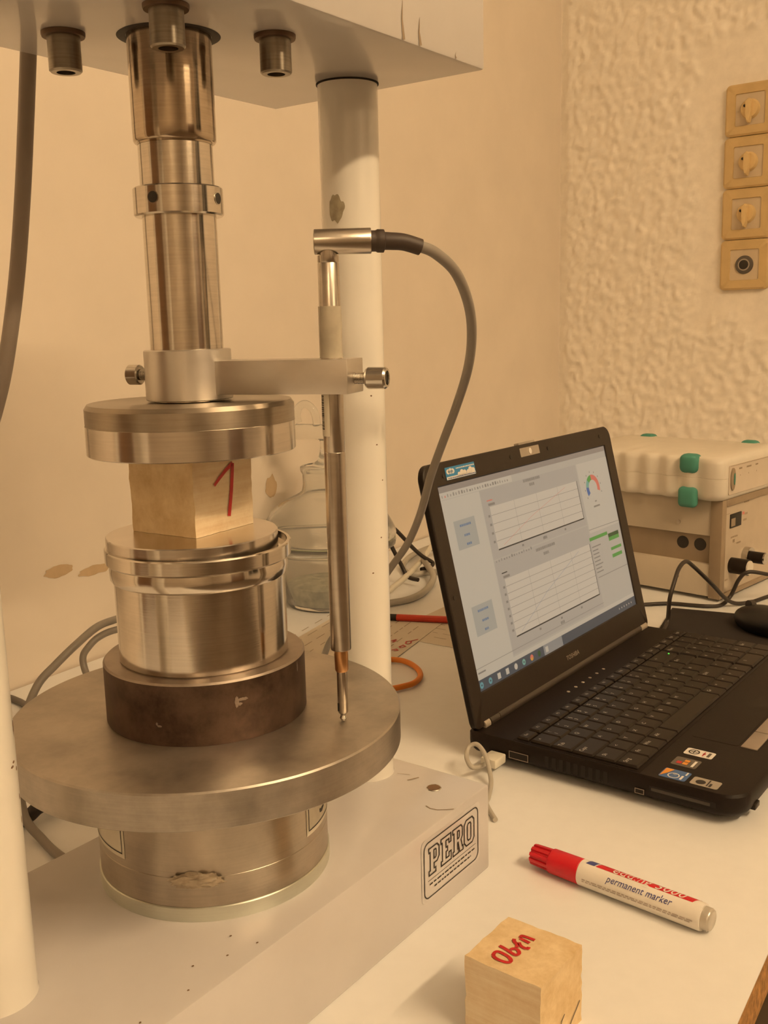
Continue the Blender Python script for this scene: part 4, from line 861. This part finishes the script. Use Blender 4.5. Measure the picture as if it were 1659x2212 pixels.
# ------------------------------------------------------------------ wall switches
SR = math.atan2(RW.y, RW.x)
def onright(s, z): p = CRN + RW * s + rn * 0.0015; return (p.x, p.y, TZ + z)
pit = 0.1057
lab = ['topmost of the three cream rotary switches on the rough wall', 'middle one of the three cream rotary switches on the rough wall', 'lowest of the three cream rotary switches on the rough wall', 'cream wall plate with a round black socket below the rotary switches']
rz = SR if rn.dot(Vector((math.sin(SR), -math.cos(SR)))) > 0 else SR + PI
sgn = 1 if rz == SR else -1
for k in range(4):
    t = thing('rotary_switch' if k < 3 else 'wall_socket', lab[k], 'switch' if k < 3 else 'socket', onright(0.448, 0.8395 - k * pit), rz, 'switches on the rough wall')
    h = 0.0522
    bm = nb(); cc_ = lambda hx, hz, r_, y: [(x, y, z) for x, z in rrect(-hx, hx, -hz, hz, r_)]
    loft(bm, [cc_(h, h, 0.010, 0.0), cc_(h, h, 0.010, -0.008), cc_(h - 0.004, h - 0.004, 0.009, -0.012), cc_(0.0315, 0.0325, 0.004, -0.0115), cc_(0.0305, 0.0315, 0.003, -0.0085)], cap0=True, cap1=False); obj('frame', bm, 'switch_cream', t, angle=40)
    bm = nb(); loft(bm, [cc_(0.0306, 0.0316, 0.003, y) for y in (-0.001, -0.0088)]); obj('cover_plate', bm, 'switch_plate', t)
    if k < 3:
        kb2 = obj('knob', cyl_axis(nb(), (0, -0.0086, 0), (0, -0.017, 0), 0, 36, prof=[(0, 0.0205), (0.6, 0.0195), (1, 0.0175)]), 'switch_knob', t)
        bm = nb(); loft(bm, [[(x * q, y, z * q) for x, z in ((-0.0062, 0.016), (0.0, 0.0205), (0.0062, 0.016), (0.0055, -0.018), (0.002, -0.029), (-0.002, -0.029), (-0.0055, -0.018))] for y, q in ((-0.012, 1.0), (-0.024, 0.95), (-0.0265, 0.85))]); obj('pointer', bm, 'switch_knob', kb2, angle=40)
        obj('knob_mark', cyl_axis(nb(), (-0.0095, -0.015, 0.006), (-0.0095, -0.0182, 0.006), 0.0028, 14), 'hex_dark', kb2)
    else:
        kb2 = obj('socket_ring', cyl_axis(nb(), (0, -0.0086, 0), (0, -0.0125, 0), 0, 36, prof=[(0, 0.0195), (0.8, 0.0185), (1, 0.0165)]), 'stick_grey', t)
        obj('ring_inlay', cyl_axis(nb(), (0, -0.012, 0), (0, -0.0130, 0), 0.0125, 32), 'hinge_light', kb2); obj('socket_core', cyl_axis(nb(), (0, -0.012, 0), (0, -0.0138, 0), 0.0098, 32), 'hex_dark', kb2)

# ------------------------------------------------------------------ glass desiccator
dc = thing('desiccator', 'glass desiccator with a green ground rim standing behind the press', 'desiccator', (-0.085, 1.510, TZ))
def shell(outer, th): return outer + [(max(0.0005, r - th), z) for r, z in reversed(outer)]
bo_ = [(0.062, 0.0), (0.066, 0.004), (0.068, 0.015), (0.074, 0.05), (0.082, 0.078), (0.090, 0.088), (0.1015, 0.0915), (0.1025, 0.097), (0.1015, 0.1020)]
inn = [(0.094, 0.1020), (0.086, 0.092), (0.078, 0.080), (0.070, 0.05), (0.064, 0.016), (0.060, 0.007), (0.0, 0.006)]
obj('bowl', lathe(nb(), [(0.0, 0.0)] + bo_ + inn, 96), 'clear_glass', dc, angle=60)
lo_ = [(0.1015, 0.1032), (0.1030, 0.108), (0.1015, 0.1155), (0.096, 0.126), (0.086, 0.143), (0.066, 0.159), (0.046, 0.168), (0.0375, 0.174), (0.0355, 0.185), (0.0360, 0.200), (0.0390, 0.205), (0.0390, 0.2105), (0.0365, 0.2120)]
li_ = [(0.0325, 0.2120), (0.0320, 0.185), (0.0335, 0.173), (0.043, 0.1645), (0.064, 0.155), (0.083, 0.139), (0.0925, 0.124), (0.094, 0.1032)]
obj('cover', lathe(nb(), lo_ + li_, 96, closed=True), 'clear_glass', dc, angle=60)
obj('ground_rim', lathe(nb(), [(0.0945, 0.1021), (0.1020, 0.1021), (0.1020, 0.1031), (0.0945, 0.1031)], 96, closed=True), 'green_glass', dc)
obj('desiccant_fill', lathe(nb(), [(0.0, 0.0065), (0.0590, 0.0075), (0.0630, 0.018), (0.0660, 0.034), (0.05, 0.039), (0.02, 0.036), (0.0, 0.038)], 64), 'desiccant', dc)
stp = obj('stopper', lathe(nb(), [(0.0, 0.203), (0.030, 0.203), (0.0318, 0.2115), (0.022, 0.2125), (0.012, 0.220), (0.0085, 0.232), (0.0075, 0.246), (0.010, 0.252), (0.0, 0.252)], 48), 'clear_glass', dc, (-0.020, 0, 0), angle=60)
stp.location = (0, 0, 0)
obj('valve_tube', cyl_axis(nb(), (-0.045, 0.012, 0.262), (0.035, -0.006, 0.260), 0, 32, prof=[(0, 0.0105), (0.03, 0.0118), (0.97, 0.0118), (1, 0.0105)]), 'clear_glass', dc)
obj('valve_handle', tube(nb(), [(-0.012, 0.004, 0.270), (-0.013, 0.004, 0.284), (-0.018, 0.005, 0.296), (-0.028, 0.007, 0.303), (-0.038, 0.010, 0.298), (-0.042, 0.011, 0.286), (-0.040, 0.011, 0.275)], 0.0058, 14), 'clear_glass', dc)

# ------------------------------------------------------------------ marker pen
m0 = Vector((0.11003, 0.72975)); m1 = Vector((0.21898, 0.63471)); md = (m1 - m0).normalized(); mr = 0.0098
mk = thing('permanent_marker', 'white permanent marker with a ribbed red cap lying on the bench', 'marker', (m0.x, m0.y, TZ + mr), math.atan2(md.y, md.x))
def ax_loft(bm, prof, fn=None, seg=48, mi=0):
    loops = []
    for x, r in prof: loops.append([(x, (r if not fn else fn(x, r, 2 * PI * k / seg)) * math.cos(2 * PI * k / seg), (r if not fn else fn(x, r, 2 * PI * k / seg)) * math.sin(2 * PI * k / seg)) for k in range(seg)])
    return loft(bm, loops, mi=mi)
obj('cap', ax_loft(nb(), [(0.0165, 0.0086), (0.0172, 0.0094), (0.0420, 0.0097), (0.0425, 0.0092)]), 'marker_red', mk, angle=40)
obj('cap_ribs', ax_loft(nb(), [(0.0, 0.0072), (0.0006, 0.0080), (0.0166, 0.0086)], lambda x, r, a: r * (1.0 if (a / (2 * PI) * 10) % 1 < 0.55 else 0.82), 100), 'marker_red', mk, angle=25)
brl = obj('barrel', ax_loft(nb(), [(0.0426, 0.0094), (0.0430, mr), (0.1365, mr), (0.1382, 0.0094)]), 'marker_white', mk, angle=40)
obj('end_plug', ax_loft(nb(), [(0.1380, 0.0080), (0.1425, 0.0080), (0.1440, 0.0072), (0.1445, 0.0060)]), 'marker_plug', mk, angle=40)
def bar(x, s, e=0.00012):                    # s = arc length from the top line towards the camera side
    a = s / mr; return (x, -(mr + e) * math.sin(a), (mr + e) * math.cos(a))
bm = nb()
def band(bm, x0, x1, s0, s1, n=8, slant=0.0):
    for k in range(n):
        a0_, a1_ = s0 + (s1 - s0) * k / n, s0 + (s1 - s0) * (k + 1) / n
        t0_, t1_ = slant * k / n, slant * (k + 1) / n
        bm.faces.new([bm.verts.new(bar(*q)) for q in ((x0 + t0_, a0_), (x1 + t0_, a0_), (x1 + t1_, a1_), (x0 + t1_, a1_))])
    return bm
obj('red_band', band(nb(), 0.0590, 0.1345, -0.0075, 0.0022, slant=-0.004), 'marker_red', brl)
obj('blue_flash', band(nb(), 0.0500, 0.0570, -0.0075, 0.0022, slant=-0.003), 'marker_blue', brl)
bm = nb(); polys(bm, text2d('edding 3000', 0.0108, 0.15), lambda a, b: bar(0.0960 + a * 1.06, -0.0012 - b, 0.0003)); obj('brand_print', bm, 'marker_white', brl, smooth=False)
bm = nb(); polys(bm, text2d('permanent marker', 0.0072, 0.25), lambda a, b: bar(0.0920 + a * 0.92, 0.0082 - b, 0.0003)); obj('type_print', bm, 'marker_blue', brl, smooth=False)
bm = nb()
for s_ in (0.0145, 0.0160):
    x = 0.048
    while x < 0.133:
        g = random.uniform(0.0015, 0.0045); f = bm.faces.new([bm.verts.new(bar(*q, 0.0003)) for q in ((x, s_), (x + g, s_), (x + g, s_ + 0.0008), (x, s_ + 0.0008))]); x += g + 0.001
obj('small_print', bm, 'marker_grey', brl, smooth=False)

# ------------------------------------------------------------------ papers, red pen
def sheet(name, corner, d, L, Wd, z, label, lines=True, side=1):
    c = Vector(corner); e = Vector(d).normalized(); n = Vector((-e.y, e.x)) * side
    t = thing(name, label, 'paper', (c.x, c.y, TZ + z), math.atan2(e.y, e.x), 'papers behind the press')
    boxo('sheet', (0, L, min(0, side * Wd), max(0, side * Wd), 0, 0.0003), 'paper', t)
    bm = nb()
    for k in range(9):
        y = side * (0.025 + k * 0.018); x = 0.02
        while x < L - 0.03: g = random.uniform(0.006, 0.03); polys(bm, [rc(x, x + g, y, y + 0.0012)], lambda a, b: (a, b, 0.0005)); x += g + random.uniform(0.004, 0.02)
    obj('print_lines', bm, 'scratch', t, smooth=False)
    return t
ea = (Vector((0.054, 1.3272)) - Vector((0.0159, 1.2443))).normalized()
sa = sheet('paper_sheet', Vector((0.0159, 1.2443)) - ea * 0.05, ea, 0.21, 0.16, 0.0008, 'white paper sheet with red handwriting beside the press column', side=1)
bm = nb()
for st in ([(0.062, 0.014), (0.066, 0.010), (0.070, 0.014), (0.064, 0.018)], [(0.076, 0.010), (0.080, 0.014), (0.088, 0.012), (0.084, 0.007), (0.077, 0.010)], [(0.094, 0.008), (0.100, 0.006), (0.108, 0.009), (0.104, 0.014), (0.096, 0.012), (0.094, 0.008)], [(0.108, 0.009), (0.118, 0.003)],
           [(0.080, 0.034), (0.086, 0.030), (0.090, 0.034)], [(0.094, 0.030), (0.102, 0.028), (0.100, 0.034), (0.108, 0.030)]):
    quads(bm, ribbon(st, 0.0022), lambda a, b: (a, b, 0.0008))
obj('red_note', bm, 'ink_red', sa, smooth=False)
eb = (Vector((0.0864, 1.2707)) - Vector((0.0447, 1.2995))).normalized()
sheet('paper_sheet', Vector((0.0447, 1.2995)) - eb * 0.06, eb, 0.28, 0.20, 0.0002, 'white printed sheet under the red pen behind the laptop', side=1)
pa, pb = Vector((-0.023, 1.407)), Vector((0.125, 1.371)); pd = (pb - pa).normalized()
pn_ = thing('red_pen', 'slim red pen with a black end lying on the papers', 'pen', (pa.x, pa.y, TZ + 0.0058), math.atan2(pd.y, pd.x))
obj('pen_barrel', ax_loft(nb(), [(0.0385, 0.0046), (0.0390, 0.0048), (0.145, 0.0048), (0.150, 0.0035)], seg=10), 'pen_red', pn_, angle=25)
obj('pen_end', ax_loft(nb(), [(0.012, 0.0040), (0.0130, 0.0047), (0.0384, 0.0047)], seg=20), 'hex_dark', pn_)

# ------------------------------------------------------------------ loose cables
cable('hanging_hose', [(-0.2016, 0.6698, 0.6827), (-0.207, 0.6698, 0.634), (-0.2125, 0.6698, 0.5865), (-0.2173, 0.6698, 0.5486), (-0.2233, 0.6698, 0.5043), (-0.2306, 0.6698, 0.459), (-0.2391, 0.6698, 0.4183), (-0.2532, 0.6826, 0.3821), (-0.2763, 0.7084, 0.3456), (-0.3122, 0.747, 0.3042), (-0.365, 0.84, 0.21), (-0.415, 0.93, 0.09), (-0.445, 1.0, 0.012), (-0.45, 1.05, 0.0058), (-0.44, 1.09, 0.0058)], 0.0051, 'hose_rubber', 'grey brown hose hanging down behind the crosshead at the left', 'hose')
cable('grey_cable', [(-0.3098, 1.2896, 0.004), (-0.275, 1.12, 0.09), (-0.2627, 1.02, 0.128), (-0.2704, 0.98, 0.1345), (-0.2805, 0.95, 0.1362), (-0.2926, 0.92, 0.1285), (-0.307, 0.9, 0.1157), (-0.3186, 0.88, 0.1027), (-0.3221, 0.85, 0.0804), (-0.3192, 0.82, 0.0505), (-0.3105, 0.8, 0.0177), (-0.2911, 0.7827, 0.0045), (-0.2671, 0.7547, 0.0040), (-0.2361, 0.728, 0.0040)], 0.0038, 'cable_grey', 'thick grey cable arching from the bench behind the left of the disc')
cable('grey_cable', [(-0.2384, 1.0, 0.1243), (-0.2681, 0.97, 0.1268), (-0.2801, 0.95, 0.1257), (-0.2878, 0.94, 0.1189), (-0.2919, 0.935, 0.1114), (-0.2896, 0.93, 0.100), (-0.2804, 0.92, 0.0859), (-0.262, 0.91, 0.045), (-0.25, 0.92, 0.006), (-0.24, 0.96, 0.0036)], 0.0034, 'cable_grey', 'shorter grey cable loop beside the arching cable at the left')
cable('grey_cable', [(-0.46, 1.1250, 0.004), (-0.4473, 1.1229, 0.004), (-0.4265, 1.1086, 0.004), (-0.4046, 1.0826, 0.004), (-0.3539, 0.9896, 0.004), (-0.2972, 0.8801, 0.004)], 0.0038, 'cable_dark', 'dark grey cable lying flat on the bench at the far left')
cable('black_cable', [(-0.3350, 0.7827, 0.006), (-0.3161, 0.8167, 0.006), (-0.3055, 0.8235, 0.013), (-0.2977, 0.8464, 0.006), (-0.2723, 0.8586, 0.006)], 0.0060, 'cable_black', 'thick black cable on the bench behind the left column')
cable('orange_cable', [(-0.0333, 1.2188, 0.0045), (0.0073, 1.2175, 0.0045), (0.0244, 1.2056, 0.0045), (0.0361, 1.1807, 0.0045), (0.0384, 1.1542, 0.0045), (0.0305, 1.1326, 0.0045), (0.0167, 1.1212, 0.0045), (-0.0101, 1.108, 0.0045)], 0.0034, 'cable_orange', 'bright orange cable loop on the bench beside the right column')
cable('coiled_cable', [(0.200, 1.86, 0.03), (0.1592, 1.86, 0.024), (0.1139, 1.855, 0.013), (0.0742, 1.83, 0.007), (0.0443, 1.7756, 0.006), (0.0298, 1.6989, 0.006), (0.0441, 1.6484, 0.006), (0.0834, 1.6604, 0.006), (0.1207, 1.6406, 0.006), (0.16, 1.66, 0.006)], 0.0048, 'cable_light', 'light grey cable coiled on the bench behind the laptop screen')
cable('coiled_cable', [(-0.02, 1.466, 0.0055), (0.0039, 1.4753, 0.0055), (0.0321, 1.4909, 0.0055), (0.0545, 1.5236, 0.0055), (0.0716, 1.5786, 0.0055), (0.0775, 1.615, 0.013), (0.066, 1.69, 0.020), (0.0709, 1.76, 0.020), (0.1142, 1.80, 0.018), (0.16, 1.82, 0.012)], 0.0052, 'cable_light', 'grey cable curving over the papers towards the laptop screen')
cable('white_cable', [(-0.02, 1.452, 0.012), (-0.0029, 1.502, 0.012), (0.027, 1.5742, 0.016), (0.0569, 1.6795, 0.016), (0.0812, 1.7729, 0.022), (0.098, 1.8194, 0.030), (0.125, 1.85, 0.036)], 0.0046, 'cable_white', 'white cable running up between the grey coils')
cable('black_lead', [(0.0034, 1.62, 0.100), (0.020, 1.635, 0.083), (0.044, 1.655, 0.052), (0.062, 1.668, 0.032), (0.0805, 1.685, 0.016), (0.0755, 1.672, 0.012), (0.060, 1.655, 0.012)], 0.0034, 'cable_black', 'black lead with a sharp bend hanging by the grey coils')
cable('black_lead', [(0.0, 1.60, 0.092), (0.012, 1.602, 0.062), (0.026, 1.606, 0.032), (0.036, 1.60, 0.014), (0.052, 1.585, 0.012)], 0.0034, 'cable_black', 'straight black lead hanging beside the right column')
cable('power_cord', [(0.3300, 1.440, 0.003), (0.3772, 1.442, 0.003), (0.4161, 1.4446, 0.003), (0.4451, 1.4327, 0.003), (0.4685, 1.4247, 0.003), (0.4885, 1.4303, 0.003), (0.5063, 1.4451, 0.012), (0.5150, 1.438, 0.0384), (0.5269, 1.434, 0.0503), (0.5569, 1.44, 0.0447), (0.6036, 1.45, 0.0324)], 0.0029, 'cable_black', 'black cord curving over the bench in front of the amplifier')
cable('looped_cable', [(0.3636, 1.2926, 0.006), (0.3800, 1.325, 0.012), (0.3800, 1.318, 0.045), (0.3878, 1.325, 0.0678), (0.3998, 1.345, 0.0816), (0.4163, 1.37, 0.084), (0.4322, 1.385, 0.0723), (0.4610, 1.40, 0.0449), (0.4980, 1.4257, 0.0095), (0.5293, 1.4382, 0.003), (0.5758, 1.4728, 0.003), (0.6359, 1.5164, 0.003)], 0.0029, 'cable_black', 'black cord rising in a peak behind the laptop')
